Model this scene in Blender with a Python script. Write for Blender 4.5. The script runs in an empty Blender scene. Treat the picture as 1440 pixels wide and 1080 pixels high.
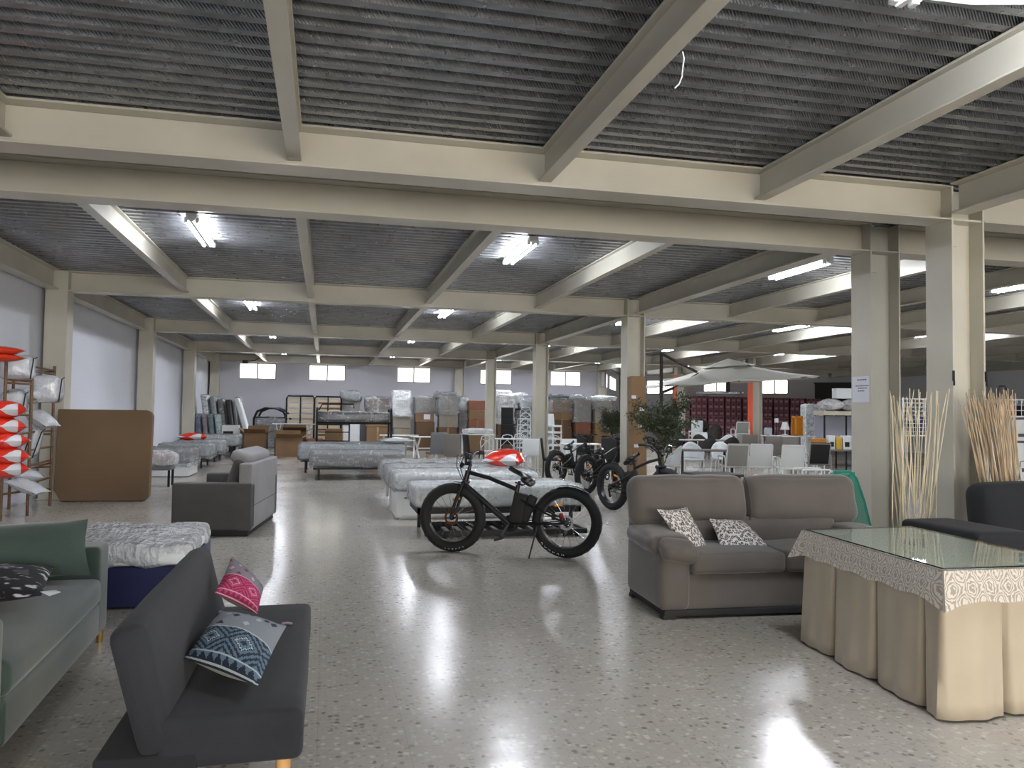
import bpy, math, random
from mathutils import Vector, Matrix, noise
random.seed(7)
S = bpy.context.scene
COL = S.collection
PI = math.pi

# ------------------------------------------------------------------ camera
FPX, CH, YAW, PIT, ROL = 1108.5, 1.5, .2326, .0385, .0135
cy_, sy_, cp_, sp_ = math.cos(YAW), math.sin(YAW), math.cos(PIT), math.sin(PIT)
r0 = Vector((cy_, -sy_, 0)); FW = Vector((sy_*cp_, cy_*cp_, sp_)); u0 = Vector((-sy_*sp_, -cy_*sp_, cp_))
RT = r0*math.cos(ROL)+u0*math.sin(ROL); UP = u0*math.cos(ROL)-r0*math.sin(ROL)
cam = bpy.data.objects.new('camera', bpy.data.cameras.new('camera'))
COL.objects.link(cam)
cam.data.sensor_width = 36; cam.data.lens = FPX/1440*36; cam.data.clip_start = .05; cam.data.clip_end = 200
M = Matrix.Identity(4)
for i in range(3):
    M[i][0] = RT[i]; M[i][1] = UP[i]; M[i][2] = -FW[i]
M.translation = (0, 0, CH)
cam.matrix_world = M
S.camera = cam
def ray(u, v): return RT*((u-720)/FPX)-UP*((v-540)/FPX)+FW
def G(u, v, z=0.):
    d = ray(u, v); return d*((z-CH)/d.z)+Vector((0, 0, CH))
def PY(u, v, y):
    d = ray(u, v); return d*(y/d.y)+Vector((0, 0, CH))
def FD(u, v, f): return ray(u, v)*f+Vector((0, 0, CH))

# ------------------------------------------------------------------ materials
def lin(c):
    if isinstance(c, str):
        c = c.lstrip('#'); c = [int(c[i:i+2], 16)/255 for i in (0, 2, 4)]
    return tuple((x/12.92 if x <= .04045 else ((x+.055)/1.055)**2.4) for x in c)+(1.,)
class NT:
    def __init__(s, name):
        s.m = bpy.data.materials.new(name); s.m.use_nodes = True
        s.t = s.m.node_tree; s.t.nodes.clear()
        s.out = s.n('ShaderNodeOutputMaterial')
    def n(s, typ, **kw):
        x = s.t.nodes.new(typ)
        for k, v in kw.items():
            if k[0] == '_': x.inputs[int(k[1:])].default_value = v
            else: setattr(x, k, v)
        return x
    def l(s, a, b): s.t.links.new(a, b)
    def val(s, x, sock):
        if isinstance(x, (int, float, tuple)): sock.default_value = x
        else: s.l(x, sock)
    def math(s, op, a, b=None, c=None, clamp=False):
        x = s.n('ShaderNodeMath', operation=op); x.use_clamp = clamp
        s.val(a, x.inputs[0])
        if b is not None: s.val(b, x.inputs[1])
        if c is not None: s.val(c, x.inputs[2])
        return x.outputs[0]
    def mix(s, f, a, b, mode='MIX'):
        x = s.n('ShaderNodeMix', data_type='RGBA', blend_type=mode)
        s.val(f, x.inputs[0]); s.val(a, x.inputs[6]); s.val(b, x.inputs[7])
        return x.outputs[2]
    def ramp(s, f, stops, interp='LINEAR'):
        x = s.n('ShaderNodeValToRGB'); x.color_ramp.interpolation = interp
        e = x.color_ramp.elements
        while len(e) < len(stops): e.new(.5)
        for i, (p, c) in enumerate(stops): e[i].position = p; e[i].color = c
        s.l(f, x.inputs[0]); return x.outputs[0]
    def co(s, which='Object'): return s.n('ShaderNodeTexCoord').outputs[which]
    def mapping(s, v, scale=(1, 1, 1), rot=(0, 0, 0), loc=(0, 0, 0)):
        x = s.n('ShaderNodeMapping'); s.l(v, x.inputs[0])
        x.inputs[1].default_value = loc; x.inputs[2].default_value = rot; x.inputs[3].default_value = scale
        return x.outputs[0]
    def noise(s, v, scale, detail=3, rough=.5):
        x = s.n('ShaderNodeTexNoise'); s.l(v, x.inputs['Vector'])
        x.inputs['Scale'].default_value = scale; x.inputs['Detail'].default_value = detail; x.inputs['Roughness'].default_value = rough
        return x.outputs[0]
    def bsdf(s, **kw):
        x = s.n('ShaderNodeBsdfPrincipled')
        for k, v in kw.items():
            s.val(v, x.inputs[k.replace('_', ' ')])
        return x
    def bump(s, h, strength=.3, dist=.01):
        x = s.n('ShaderNodeBump'); x.inputs['Strength'].default_value = strength; x.inputs['Distance'].default_value = dist
        s.l(h, x.inputs['Height']); return x.outputs[0]
    def done(s, sh):
        s.l(sh.outputs[0] if hasattr(sh, 'outputs') else sh, s.out.inputs[0]); return s.m
def simple(name, col, rough=.6, metal=0., var=0., vs=3., bump=0., bs=60., coat=0., bd=.01, sheen=0.):
    t = NT(name); c = lin(col); b = t.bsdf(Roughness=rough, Metallic=metal)
    co = t.co()
    if var:
        f = t.noise(co, vs, 4)
        d = tuple(max(0, x*(1-var)) for x in c[:3])+(1,); e = tuple(min(1, x*(1+var)) for x in c[:3])+(1,)
        t.l(t.ramp(f, [(.3, d), (.7, e)]), b.inputs['Base Color'])
    else: b.inputs['Base Color'].default_value = c
    if bump: t.l(t.bump(t.noise(co, bs, 3), bump, bd), b.inputs['Normal'])
    if coat: b.inputs['Coat Weight'].default_value = coat; b.inputs['Coat Roughness'].default_value = .15
    if sheen: b.inputs['Sheen Weight'].default_value = sheen
    return t.done(b)
def fabric(name, col, weave=700., var=.12, rough=.9, b=.25, sheen=.05, spots=0.):
    t = NT(name); c = lin(col); co = t.co()
    n1 = t.noise(co, weave, 2); n2 = t.noise(co, 4., 3)
    f = t.math('ADD', t.math('MULTIPLY', n1, .6), t.math('MULTIPLY', n2, .4))
    d = tuple(x*(1-var*2) for x in c[:3])+(1,); e = tuple(min(1, x*(1+var*2)) for x in c[:3])+(1,)
    bs = t.bsdf(Roughness=rough, Sheen_Weight=sheen)
    t.l(t.ramp(f, [(.35, d), (.65, e)]), bs.inputs['Base Color'])
    t.l(t.bump(n1, b, .002), bs.inputs['Normal'])
    return t.done(bs)
def emit(name, col, st):
    t = NT(name); e = t.n('ShaderNodeEmission'); e.inputs[0].default_value = lin(col); e.inputs[1].default_value = st
    return t.done(e)

cream = simple('cream_paint', '#bab6a8', .27, var=.07, vs=1.3, bump=.05, bs=25)
cream2 = simple('cream_paint_column', '#bab6a7', .45, var=.08, vs=1.2, bump=.05, bs=20)
white_paint = simple('white_metal_paint', '#d6d8d6', .35)
white_plastic = simple('white_plastic', '#d2d6d6', .4)
orange_paint = simple('orange_paint', '#e2532f', .5)
black_paint = simple('black_satin_paint', '#060607', .35)
bed_black = simple('black_bed_steel', '#0c0c0d', .55)
black_matte = simple('black_matte', '#111213', .7)
rubber = simple('tyre_rubber', '#0c0d0e', .75, bump=.2, bs=90)
steel = simple('steel', '#a9abad', .25, metal=1.)
dark_steel = simple('dark_steel', '#2b2c2e', .35, metal=.8)
grey_plastic = simple('grey_plastic', '#8e8d87', .45)
dark_rattan = simple('dark_rattan', '#2e2825', .7, bump=.5, bs=120)
taupe_plastic = simple('taupe_plastic', '#6f6a63', .6)
wood_light = simple('beech_wood', '#c99b62', .45, var=.15, vs=8)
wood_rack = simple('brown_cane_wood', '#5d4226', .5, var=.3, vs=20)
bamboo = simple('bare_willow', '#cbc0a4', .6, var=.22, vs=6)
bamboo2 = simple('dried_willow', '#b8a283', .6, var=.28, vs=6)
gold = simple('gold_metal', '#b3935a', .35, metal=.9)
card = simple('cardboard', '#7c6142', .75, var=.09, vs=2.2, bump=.05, bs=30)
card_dark = simple('cardboard_dark', '#5e4630', .75, var=.1, vs=2.2)
card_red = simple('cardboard_reddish', '#7d4f3a', .75, var=.1, vs=2.2)
card_grey = simple('cardboard_grey', '#857f74', .7, var=.1, vs=2.2)
tape = simple('packing_tape', '#8f714a', .25, coat=.5)
paper = simple('white_paper', '#d3d5dc', .7)
ink = simple('ink', '#4c4f52', .7)
red_plastic = simple('red_plastic', '#c2331f', .25, coat=.6)
amber = simple('amber_reflector', '#f2a11e', .2, coat=.6)
red_anod = simple('red_anodised', '#7a1518', .35, metal=.5)
copper = simple('brake_disc_copper', '#7d4a2c', .3, metal=.9)
leafm = simple('olive_leaf', '#2f3a20', .5, var=.4, vs=9)
bark = simple('bark', '#5b4c3c', .85, var=.25, vs=12, bump=.5, bs=40)
teal = simple('teal_cord', '#2f9c84', .5)
plum = simple('plum_carton', '#87515f', .5, var=.15, vs=3)
plum_lab = simple('plum_carton_label', '#b78a92', .5)
honey = simple('honey_wood', '#b5741c', .45, var=.15, vs=8)
yellowp = simple('yellow_box', '#bf9a2c', .5)
blackscreen = simple('black_void_panel', '#08080a', .5)

futon_f = fabric('charcoal_weave', '#202227', 500, .2)
futon_d = fabric('black_lining', '#17181c', 500, .1)
green_f = fabric('sage_velvet', '#34453d', 260, .12, .75, .15, .35)
grey_f = fabric('mid_grey_weave', '#454443', 600, .1)
grey_l = fabric('light_grey_weave', '#7b7a7b', 600, .08)
taupe_f = fabric('taupe_microfibre', '#534d47', 300, .08, .85, .1, .3)
taupe_b = fabric('taupe_binding', '#3f3a36', 300, .08)
black_f = fabric('black_weave', '#14161a', 500, .16)
blue_f = fabric('navy_fabric', '#0b1444', 400, .15, .7)
skirt_f = fabric('beige_satin_skirt', '#aca08a', 900, .04, .55, .05, .3)
cream_back = fabric('cushion_back_linen', '#b9b2a0', 500, .08)
matt_white = simple('mattress_white', '#dfe3e3', .5, var=.04, vs=3, bump=.15, bs=14, coat=.2)
matt_grey = simple('mattress_grey', '#a3abae', .5, var=.05, vs=3, bump=.15, bs=14, coat=.2)
matt_side = simple('mattress_side_grey', '#6f6f70', .6, var=.05, vs=3)
matt_dark = simple('mattress_charcoal', '#2b2e33', .4, var=.1, vs=5, bump=.2, bs=16, coat=.4)
kids_blue = simple('kids_blue', '#42639a', .5, var=.35, vs=9)
kids_pink = simple('kids_pink', '#93808e', .5, var=.25, vs=9)
kids_sea = simple('kids_sea', '#5c7d99', .5, var=.3, vs=9)
kids_mint = simple('kids_mint', '#aec8c8', .5, var=.2, vs=9)
kids_green = simple('kids_green', '#5d7f7a', .5, var=.35, vs=9)
matt_olive = simple('mattress_olive', '#66685c', .55)

def plastic(name='clear_plastic_film', op=.10, sc=3.):
    t = NT(name); co = t.co()
    n1 = t.noise(t.mapping(co, (1, 2.2, 2.2), (.3, .2, .5)), sc, 4, .55); n2 = t.noise(t.mapping(co, (2.5, .8, 1.5), (.1, .4, 1.1)), sc*2.4, 3, .55)
    r1 = t.math('SUBTRACT', 1., t.math('MULTIPLY', t.math('ABSOLUTE', t.math('SUBTRACT', n1, .5)), 5.), clamp=True)
    r2 = t.math('SUBTRACT', 1., t.math('MULTIPLY', t.math('ABSOLUTE', t.math('SUBTRACT', n2, .5)), 6.), clamp=True)
    h = t.math('ADD', r1, t.math('MULTIPLY', r2, .6))
    nm = t.bump(h, .7, .05)
    gl = t.n('ShaderNodeBsdfGlossy'); gl.inputs['Roughness'].default_value = .10; t.l(nm, gl.inputs['Normal'])
    df = t.n('ShaderNodeBsdfDiffuse'); df.inputs[0].default_value = (.85, .87, .88, 1); t.l(nm, df.inputs['Normal'])
    tr = t.n('ShaderNodeBsdfTransparent'); tr.inputs[0].default_value = (.96, .97, .97, 1)
    m1 = t.n('ShaderNodeMixShader'); t.l(t.math('MULTIPLY_ADD', t.math('POWER', t.math('MULTIPLY', h, .62), 3.), .35, op, clamp=True), m1.inputs[0]); t.l(tr.outputs[0], m1.inputs[1]); t.l(df.outputs[0], m1.inputs[2])
    fr = t.n('ShaderNodeFresnel'); fr.inputs[0].default_value = 1.42; t.l(nm, fr.inputs['Normal'])
    m2 = t.n('ShaderNodeMixShader'); t.l(t.math('MULTIPLY_ADD', fr.outputs[0], .75, .02, clamp=True), m2.inputs[0]); t.l(m1.outputs[0], m2.inputs[1]); t.l(gl.outputs[0], m2.inputs[2])
    return t.done(m2)
film = plastic(op=.08, sc=1.7)
film_thick = plastic('milky_plastic_film', .45, 1.3)
bagm = (lambda t: (lambda co: (lambda b: (t.l(t.bump(t.noise(co, 9, 5, .6), .9, .04), b.inputs['Normal']), t.done(b))[1])(t.bsdf(Base_Color=lin('#b9bcbf'), Roughness=.18, Coat_Weight=.6)))(t.co()))(NT('white_bedding_bag'))

def glassmat(name, tint, rough=0.02, refl=1.45):
    t = NT(name); fr = t.n('ShaderNodeFresnel'); fr.inputs[0].default_value = refl
    tr = t.n('ShaderNodeBsdfTransparent'); tr.inputs[0].default_value = tint
    gl = t.n('ShaderNodeBsdfGlossy'); gl.inputs['Roughness'].default_value = rough
    geo = t.n('ShaderNodeNewGeometry'); mx = t.n('ShaderNodeMixShader'); t.l(t.math('MULTIPLY', fr.outputs[0], t.math('SUBTRACT', 1., geo.outputs['Backfacing'])), mx.inputs[0]); t.l(tr.outputs[0], mx.inputs[1]); t.l(gl.outputs[0], mx.inputs[2])
    return t.done(mx)
tglass = glassmat('table_glass', (.90, .95, .93, 1), .015, 1.6)

def floor_mat():
    t = NT('terrazzo'); co = t.co()
    vo = t.n('ShaderNodeTexVoronoi'); vo.inputs['Scale'].default_value = 34.; t.l(t.mapping(co, (1, 1, 1)), vo.inputs['Vector'])
    hsv = t.n('ShaderNodeSeparateColor'); t.l(vo.outputs['Color'], hsv.inputs[0])
    chip = t.ramp(hsv.outputs[0], [(0, lin('#77746d')), (.07, lin('#8e8a82')), (.16, lin('#a8a49b')), (.55, lin('#b0aaa0')), (.85, lin('#b6b2a9')), (.97, lin('#c6c2b9'))])
    dmask = t.ramp(vo.outputs['Distance'], [(.38, (1, 1, 1, 1)), (.62, (0, 0, 0, 1))])
    base = t.mix(dmask, lin('#aea89e'), chip)
    v2 = t.n('ShaderNodeTexVoronoi'); v2.inputs['Scale'].default_value = 70.; t.l(co, v2.inputs['Vector'])
    s2 = t.n('ShaderNodeSeparateColor'); t.l(v2.outputs['Color'], s2.inputs[0])
    f2 = t.math('MULTIPLY', t.math('LESS_THAN', s2.outputs[1], .07), t.math('LESS_THAN', v2.outputs['Distance'], .42))
    base = t.mix(t.math('MULTIPLY', f2, .5), base, lin('#706b63'))
    dirt = t.noise(co, .55, 5, .6)
    base = t.mix(t.ramp(dirt, [(.35, (0, 0, 0, 1)), (.75, (.22, .22, .22, 1))]), base, lin('#949087'))
    br = t.n('ShaderNodeTexBrick'); br.offset = 0; t.l(co, br.inputs['Vector'])
    br.inputs['Scale'].default_value = 1.; br.inputs['Mortar Size'].default_value = .0025; br.inputs['Mortar Smooth'].default_value = .3
    br.inputs['Brick Width'].default_value = .4; br.inputs['Row Height'].default_value = .4; br.inputs['Bias'].default_value = 0
    base = t.mix(t.math('MULTIPLY', br.outputs['Fac'], .3), base, lin('#847e72'))
    rg = t.ramp(t.noise(co, 1.1, 4), [(.3, (.17, .17, .17, 1)), (.7, (.26, .26, .26, 1))])
    b = t.bsdf(Specular_IOR_Level=.62)
    t.l(base, b.inputs['Base Color']); t.l(rg, b.inputs['Roughness'])
    cell = t.n('ShaderNodeTexWhiteNoise'); sn = t.n('ShaderNodeVectorMath', operation='SNAP'); sn.inputs[1].default_value = (.4, .4, 10)
    t.l(co, sn.inputs[0]); t.l(sn.outputs[0], cell.inputs[0])
    nz = t.math('ADD', t.noise(t.mapping(co, (.8, 2.2, 1)), 1.6, 3), t.math('MULTIPLY', br.outputs['Fac'], -.25))
    nm = t.bump(nz, .12, .02)
    # every tile lies at its own slight tilt
    vs = t.n('ShaderNodeVectorMath', operation='SUBTRACT'); t.l(cell.outputs['Color'], vs.inputs[0]); vs.inputs[1].default_value = (.5, .5, .5)
    sc = t.n('ShaderNodeVectorMath', operation='MULTIPLY'); t.l(vs.outputs[0], sc.inputs[0]); sc.inputs[1].default_value = (.008, .008, 0)
    ad = t.n('ShaderNodeVectorMath', operation='ADD'); t.l(nm, ad.inputs[0]); t.l(sc.outputs[0], ad.inputs[1])
    nn = t.n('ShaderNodeVectorMath', operation='NORMALIZE'); t.l(ad.outputs[0], nn.inputs[0]); t.l(nn.outputs[0], b.inputs['Normal'])
    return t.done(b)
floor_m = floor_mat()
def deck_mat():
    t = NT('embossed_galvanised_deck'); co = t.co()
    sx = t.n('ShaderNodeSeparateXYZ'); t.l(co, sx.inputs[0])
    w = t.math('SINE', t.math('MULTIPLY', t.math('ADD', sx.outputs[0], t.math('MULTIPLY', sx.outputs[2], .9)), 2*PI/.022))
    # embossing sits on the sloping webs only
    geo = t.n('ShaderNodeNewGeometry'); gz = t.n('ShaderNodeSeparateXYZ'); t.l(geo.outputs['True Normal'], gz.inputs[0])
    slope = t.math('LESS_THAN', t.math('ABSOLUTE', gz.outputs[2]), .9)
    h = t.math('MULTIPLY', t.math('MULTIPLY', w, slope), t.math('LESS_THAN', sx.outputs[1], 6.6))   # the sheets past the double beam are plain
    n = t.noise(co, 3., 4)
    b = t.bsdf(Metallic=.78)
    t.l(t.ramp(n, [(.3, lin('#76787b')), (.7, lin('#919396'))]), b.inputs['Base Color'])
    t.l(t.ramp(t.noise(co, 14, 3), [(.3, (.26, .26, .26, 1)), (.7, (.34, .34, .34, 1))]), b.inputs['Roughness'])
    t.l(t.bump(h, .8, .007), b.inputs['Normal'])
    return t.done(b)
deck_m = deck_mat()
wall_m = simple('painted_wall', '#d0d2d9', .8, var=.04, vs=.7, bump=.03, bs=15)
wall_b = simple('painted_wall_back', '#bfbfc6', .8, var=.05, vs=.5, bump=.03, bs=15)
def window_pane_mat():
    t = NT('daylight_window_pane'); co = t.co()
    sx = t.n('ShaderNodeSeparateXYZ'); t.l(co, sx.inputs[0])
    a = t.math('ABSOLUTE', t.math('SUBTRACT', t.math('FRACT', t.math('MULTIPLY', t.math('ADD', sx.outputs[0], sx.outputs[2]), 4.)), .5))
    c = t.math('ABSOLUTE', t.math('SUBTRACT', t.math('FRACT', t.math('MULTIPLY', t.math('SUBTRACT', sx.outputs[0], sx.outputs[2]), 4.)), .5))
    m = t.math('LESS_THAN', t.math('MINIMUM', a, c), .06)
    col = t.mix(m, (1., .97, .88, 1), (.82, .76, .62, 1))
    e = t.n('ShaderNodeEmission'); t.l(col, e.inputs[0]); e.inputs[1].default_value = 2.6
    return t.done(e)
pane_m = window_pane_mat()
shop_m = emit('daylight_shopfront_glass', '#f6f7fa', 7.5)
tube_m = emit('lit_fluorescent_tube', '#f1f5ff', 175.)
tube_off = simple('unlit_tube', '#cfcfd2', .35)

# ------------------------------------------------------------------ mesh builder
class MB:
    def __init__(s): s.v = []; s.f = []; s.m = []; s.uv = {}
    def add(s, vs, fs, X=None, mi=0, uvs=None):
        o = len(s.v)
        for v in vs:
            v = Vector(v); s.v.append(X @ v if X is not None else v)
        for i, f in enumerate(fs):
            if uvs: s.uv[len(s.f)] = [uvs[k] for k in f]
            s.f.append([o+k for k in f]); s.m.append(mi)
        return s
    def box(s, c, d, rz=0., X=None, mi=0, R=None):
        hx, hy, hz = d[0]/2, d[1]/2, d[2]/2
        vs = [(x, y, z) for x in (-hx, hx) for y in (-hy, hy) for z in (-hz, hz)]
        fs = [(0, 1, 3, 2), (4, 6, 7, 5), (0, 4, 5, 1), (2, 3, 7, 6), (0, 2, 6, 4), (1, 5, 7, 3)]
        T = Matrix.Translation(c) @ (R if R is not None else Matrix.Rotation(rz, 4, 'Z'))
        return s.add(vs, fs, (X @ T) if X is not None else T, mi)
    def bb(s, x0, x1, y0, y1, z0, z1, mi=0): return s.box(((x0+x1)/2, (y0+y1)/2, (z0+z1)/2), (x1-x0, y1-y0, z1-z0), mi=mi)
    def bar(s, a, b, w, h=None, mi=0, up=(0, 0, 1)):
        a = Vector(a); b = Vector(b); d = (b-a); L = d.length; d.normalize(); up = Vector(up)
        if abs(d.dot(up)) > .98: up = Vector((0, 1, 0))
        x = d.cross(up).normalized(); z = x.cross(d)
        R = Matrix((x, d, z)).transposed().to_4x4()
        return s.box((a+b)/2, (w, L, h or w), R=R, mi=mi)
    def tube(s, pts, r, n=8, closed=False, cap=True, mi=0):
        pts = [Vector(p) for p in pts]; k = len(pts)
        rs = r if isinstance(r, (list, tuple)) else [r]*k
        vs = []; fs = []; pn = None
        for i, p in enumerate(pts):
            if closed: t = pts[(i+1) % k]-pts[i-1]
            else: t = pts[min(i+1, k-1)]-pts[max(i-1, 0)]
            t.normalize()
            if pn is None:
                a = Vector((0, 0, 1)) if abs(t.z) < .9 else Vector((1, 0, 0))
                nn = a.cross(t).normalized()
            else:
                nn = (pn-t*pn.dot(t))
                nn = nn.normalized() if nn.length > 1e-6 else pn
            pn = nn; bn = t.cross(nn)
            for j in range(n):
                an = 2*PI*j/n; vs.append(p+(nn*math.cos(an)+bn*math.sin(an))*rs[i])
        for i in range(k if closed else k-1):
            for j in range(n):
                a = i*n+j; b = i*n+(j+1) % n; c = ((i+1) % k)*n+(j+1) % n; d = ((i+1) % k)*n+j
                fs.append((a, b, c, d))
        if cap and not closed:
            fs.append(tuple(range(n-1, -1, -1))); fs.append(tuple((k-1)*n+j for j in range(n)))
        return s.add(vs, fs, None, mi)
    def lathe(s, prof, n=20, X=None, mi=0, closed=False):
        vs = []; fs = []
        for r, z in prof:
            for j in range(n):
                a = 2*PI*j/n; vs.append((r*math.cos(a), r*math.sin(a), z))
        k = len(prof)
        for i in range(k if closed else k-1):
            for j in range(n):
                fs.append((i*n+j, i*n+(j+1) % n, ((i+1) % k)*n+(j+1) % n, ((i+1) % k)*n+j))
        if not closed:
            fs.append(tuple(range(n-1, -1, -1))); fs.append(tuple((k-1)*n+j for j in range(n)))
        return s.add(vs, fs, X, mi)
    def soft(s, d, r, puff=(0, 0, 0), n=6, X=None, mi=0, wr=0., ws=4., seed=0., bev=2):
        h = [x/2 for x in d]; r = min(r, *[x*.999 for x in h])
        def cs(hh):
            ed = [hh-r+r*math.sin(PI/2*k/bev) for k in range(bev+1)]
            m = [(-(hh-r)+2*(hh-r)*k/n) for k in range(1, n)]
            return [-e for e in reversed(ed)]+m+ed
        A = [cs(x) for x in h]; idx = {}; vs = []; fs = []
        def V(p):
            k = tuple(round(x, 6) for x in p)
            if k in idx: return idx[k]
            q = Vector([max(-(h[i]-r), min(h[i]-r, p[i])) for i in range(3)])
            e = Vector(p)-q
            if e.length > 1e-9: q = q+e.normalized()*r if e.length > 1e-9 else q
            u = [max(-1, min(1, p[i]/h[i])) for i in range(3)]
            o = Vector(q)
            o.z += (1 if u[2] > 0 else -1)*puff[2]*(1-u[0]**2)*(1-u[1]**2)*abs(u[2])
            o.y += (1 if u[1] > 0 else -1)*puff[1]*(1-u[0]**2)*(1-u[2]**2)*abs(u[1])
            o.x += (1 if u[0] > 0 else -1)*puff[0]*(1-u[1]**2)*(1-u[2]**2)*abs(u[0])
            if wr:
                o += noise.noise_vector(o*ws+Vector((seed, seed*1.7, 0)))*wr
            idx[k] = len(vs); vs.append(o); return idx[k]
        for ax in range(3):
            b, c = (ax+1) % 3, (ax+2) % 3
            for sg in (-1, 1):
                for i in range(len(A[b])-1):
                    for j in range(len(A[c])-1):
                        q = []
                        for (ii, jj) in ((i, j), (i+1, j), (i+1, j+1), (i, j+1)):
                            p = [0, 0, 0]; p[ax] = sg*h[ax]; p[b] = A[b][ii]; p[c] = A[c][jj]; q.append(V(p))
                        fs.append(tuple(q) if sg > 0 else tuple(reversed(q)))
        return s.add(vs, fs, X, mi)
    def patch(s, fn, nu, nv, X=None, mi=0, flip=False, closeu=False):
        vs = []; uv = []
        for j in range(nv+1):
            for i in range(nu+1):
                u, v = i/nu, j/nv; vs.append(fn(u, v)); uv.append((u, v))
        fs = []
        for j in range(nv):
            for i in range(nu):
                a = j*(nu+1)+i; q = (a, a+1, a+nu+2, a+nu+1); fs.append(tuple(reversed(q)) if flip else q)
        return s.add(vs, fs, X, mi, uv)
    def build(s, name, mats, parent=None, smooth=True, bevel=0., ang=40, loc=None, seg=2):
        me = bpy.data.meshes.new(name)
        me.from_pydata([tuple(v) for v in s.v], [], s.f)
        mats = mats if isinstance(mats, (list, tuple)) else [mats]
        for m in mats: me.materials.append(m)
        if len(mats) > 1: me.polygons.foreach_set('material_index', s.m)
        if s.uv:
            ul = me.uv_layers.new(name='UVMap')
            for i, p in enumerate(me.polygons):
                if i in s.uv:
                    for k, li in enumerate(p.loop_indices): ul.data[li].uv = s.uv[i][k]
        if smooth:
            me.shade_smooth(); me.set_sharp_from_angle(angle=math.radians(ang))
        me.update()
        o = bpy.data.objects.new(name, me); COL.objects.link(o)
        if parent is not None: o.parent = parent
        if loc is not None: o.location = loc
        if bevel:
            bv = o.modifiers.new('bevel', 'BEVEL'); bv.width = bevel; bv.segments = seg; bv.limit_method = 'ANGLE'; bv.angle_limit = math.radians(40)
        return o

def tag(o, label, cat, group=None, kind=None):
    o['label'] = label; o['category'] = cat
    if group: o['group'] = group
    if kind: o['kind'] = kind
    return o
def thing(name, label, cat, loc=(0, 0, 0), rz=0., group=None):
    o = bpy.data.objects.new(name, None); COL.objects.link(o); o.empty_display_size = .1
    o.location = loc; o.rotation_euler = (0, 0, rz)
    return tag(o, label, cat, group)
def dup(root, loc, rz=0., label=None, group=None, scale=None):
    r = root.copy(); COL.objects.link(r); r.location = loc; r.rotation_euler = (0, 0, rz)
    if scale: r.scale = scale
    if label: r['label'] = label
    if group: r['group'] = group
    for ch in list(root.children):
        c = ch.copy(); COL.objects.link(c); c.parent = r
        for g in list(ch.children):
            d = g.copy(); COL.objects.link(d); d.parent = c
    return r
def struct(o): o['kind'] = 'structure'; return o
def TR(x, y, z): return Matrix.Translation((x, y, z))
def RX(a): return Matrix.Rotation(a, 4, 'X')
def RY(a): return Matrix.Rotation(a, 4, 'Y')
def RZ(a): return Matrix.Rotation(a, 4, 'Z')

# ------------------------------------------------------------------ the room
ZB, ZD = 3.45, 3.79
FRAMES = [-.34, 6.41, 7.88, 14.37, 21.12, 27.56]
struct(MB().bb(-4.9, 34, -7.2, 45, -.12, 0).build('floor', floor_m, smooth=False))
# corrugated steel deck: real ribs running across
def deck(name, x0, x1, y0, y1):
    m = MB(); p = .172; y = y0; prof = []
    while y < y1:
        prof += [(y, ZD+.055), (y+.052, ZD+.055), (y+.078, ZD+.002), (y+.146, ZD+.002)]; y += p
    vs = []; fs = []
    for (yy, z) in prof: vs += [(x0, yy, z), (x1, yy, z)]
    for i in range(len(prof)-1): fs.append((2*i, 2*i+1, 2*i+3, 2*i+2))
    m.add(vs, fs); m.bb(x0, x1, y0, y1, ZD+.06, ZD+.2)
    return struct(m.build(name, deck_m, smooth=False))
deck('ceiling', -4.75, 34, -7.2, 45)

def ibeam(name, a, b, w, z0, z1, mat=cream, tf=.018, tw=.012):
    m = MB(); a = Vector(a); b = Vector(b)
    d = (b-a).normalized(); n = Vector((-d.y, d.x, 0))
    L = (b-a).length; R = Matrix((d, n, Vector((0, 0, 1)))).transposed().to_4x4(); c = (a+b)/2
    m.box((c.x, c.y, z0+tf/2), (L, w, tf), R=R); m.box((c.x, c.y, z1-tf/2), (L, w, tf), R=R)
    m.box((c.x, c.y, (z0+z1)/2), (L, tw, z1-z0-2*tf), R=R)
    return struct(m.build(name, mat, smooth=False, bevel=.003, seg=1))
XC = [5.9, 16.0, 26.0]
for y in FRAMES:
    yc = y+.155
    xa, xb = {6.41: (5.90, 6.28), 7.88: (6.12, 6.52), 27.56: (5.62, 5.95)}.get(y, (5.69, 6.06))
    ibeam('roof_beam', (-4.19, yc, 0), (xa, yc, 0), .30, ZB, ZD)
    ibeam('roof_beam', (xb, yc, 0), (15.8, yc, 0), .30, ZB, ZD)
    ibeam('roof_beam', (16.2, yc, 0), (25.9, yc, 0), .30, ZB, ZD)
ibeam('roof_beam', (-4.4, 33.86, 0), (12.2, 33.86, 0), .22, 3.5, ZD)
# purlins between the frames, stopping at the beam webs
spans = [(-7, -.2), (-.18, 6.55), (8.05, 14.5), (14.54, 21.26), (21.29, 27.7), (27.73, 33.75)]
PX = [-2.38, -.285, 1.82, 3.9, 7.95, 9.97, 11.99, 14.0, 18, 20, 22, 24]
for (a, b) in spans:
    for x in PX:
        ibeam('purlin', (x, a+.01, 0), (x, b-.01, 0), .115, 3.525, ZD-.002)
    ibeam('edge_beam', (-4.4, a+.2, 0), (-4.4, b-.2, 0), .2, ZB, ZD)
    for x in XC: ibeam('edge_beam', (x+.02, a+.2, 0), (x+.02, b-.2, 0), .2, 3.49, ZD)
for x in (18., 20, 22, 24.): ibeam('purlin', (x, 34, 0), (x, 42, 0), .115, 3.525, ZD-.002)

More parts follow.
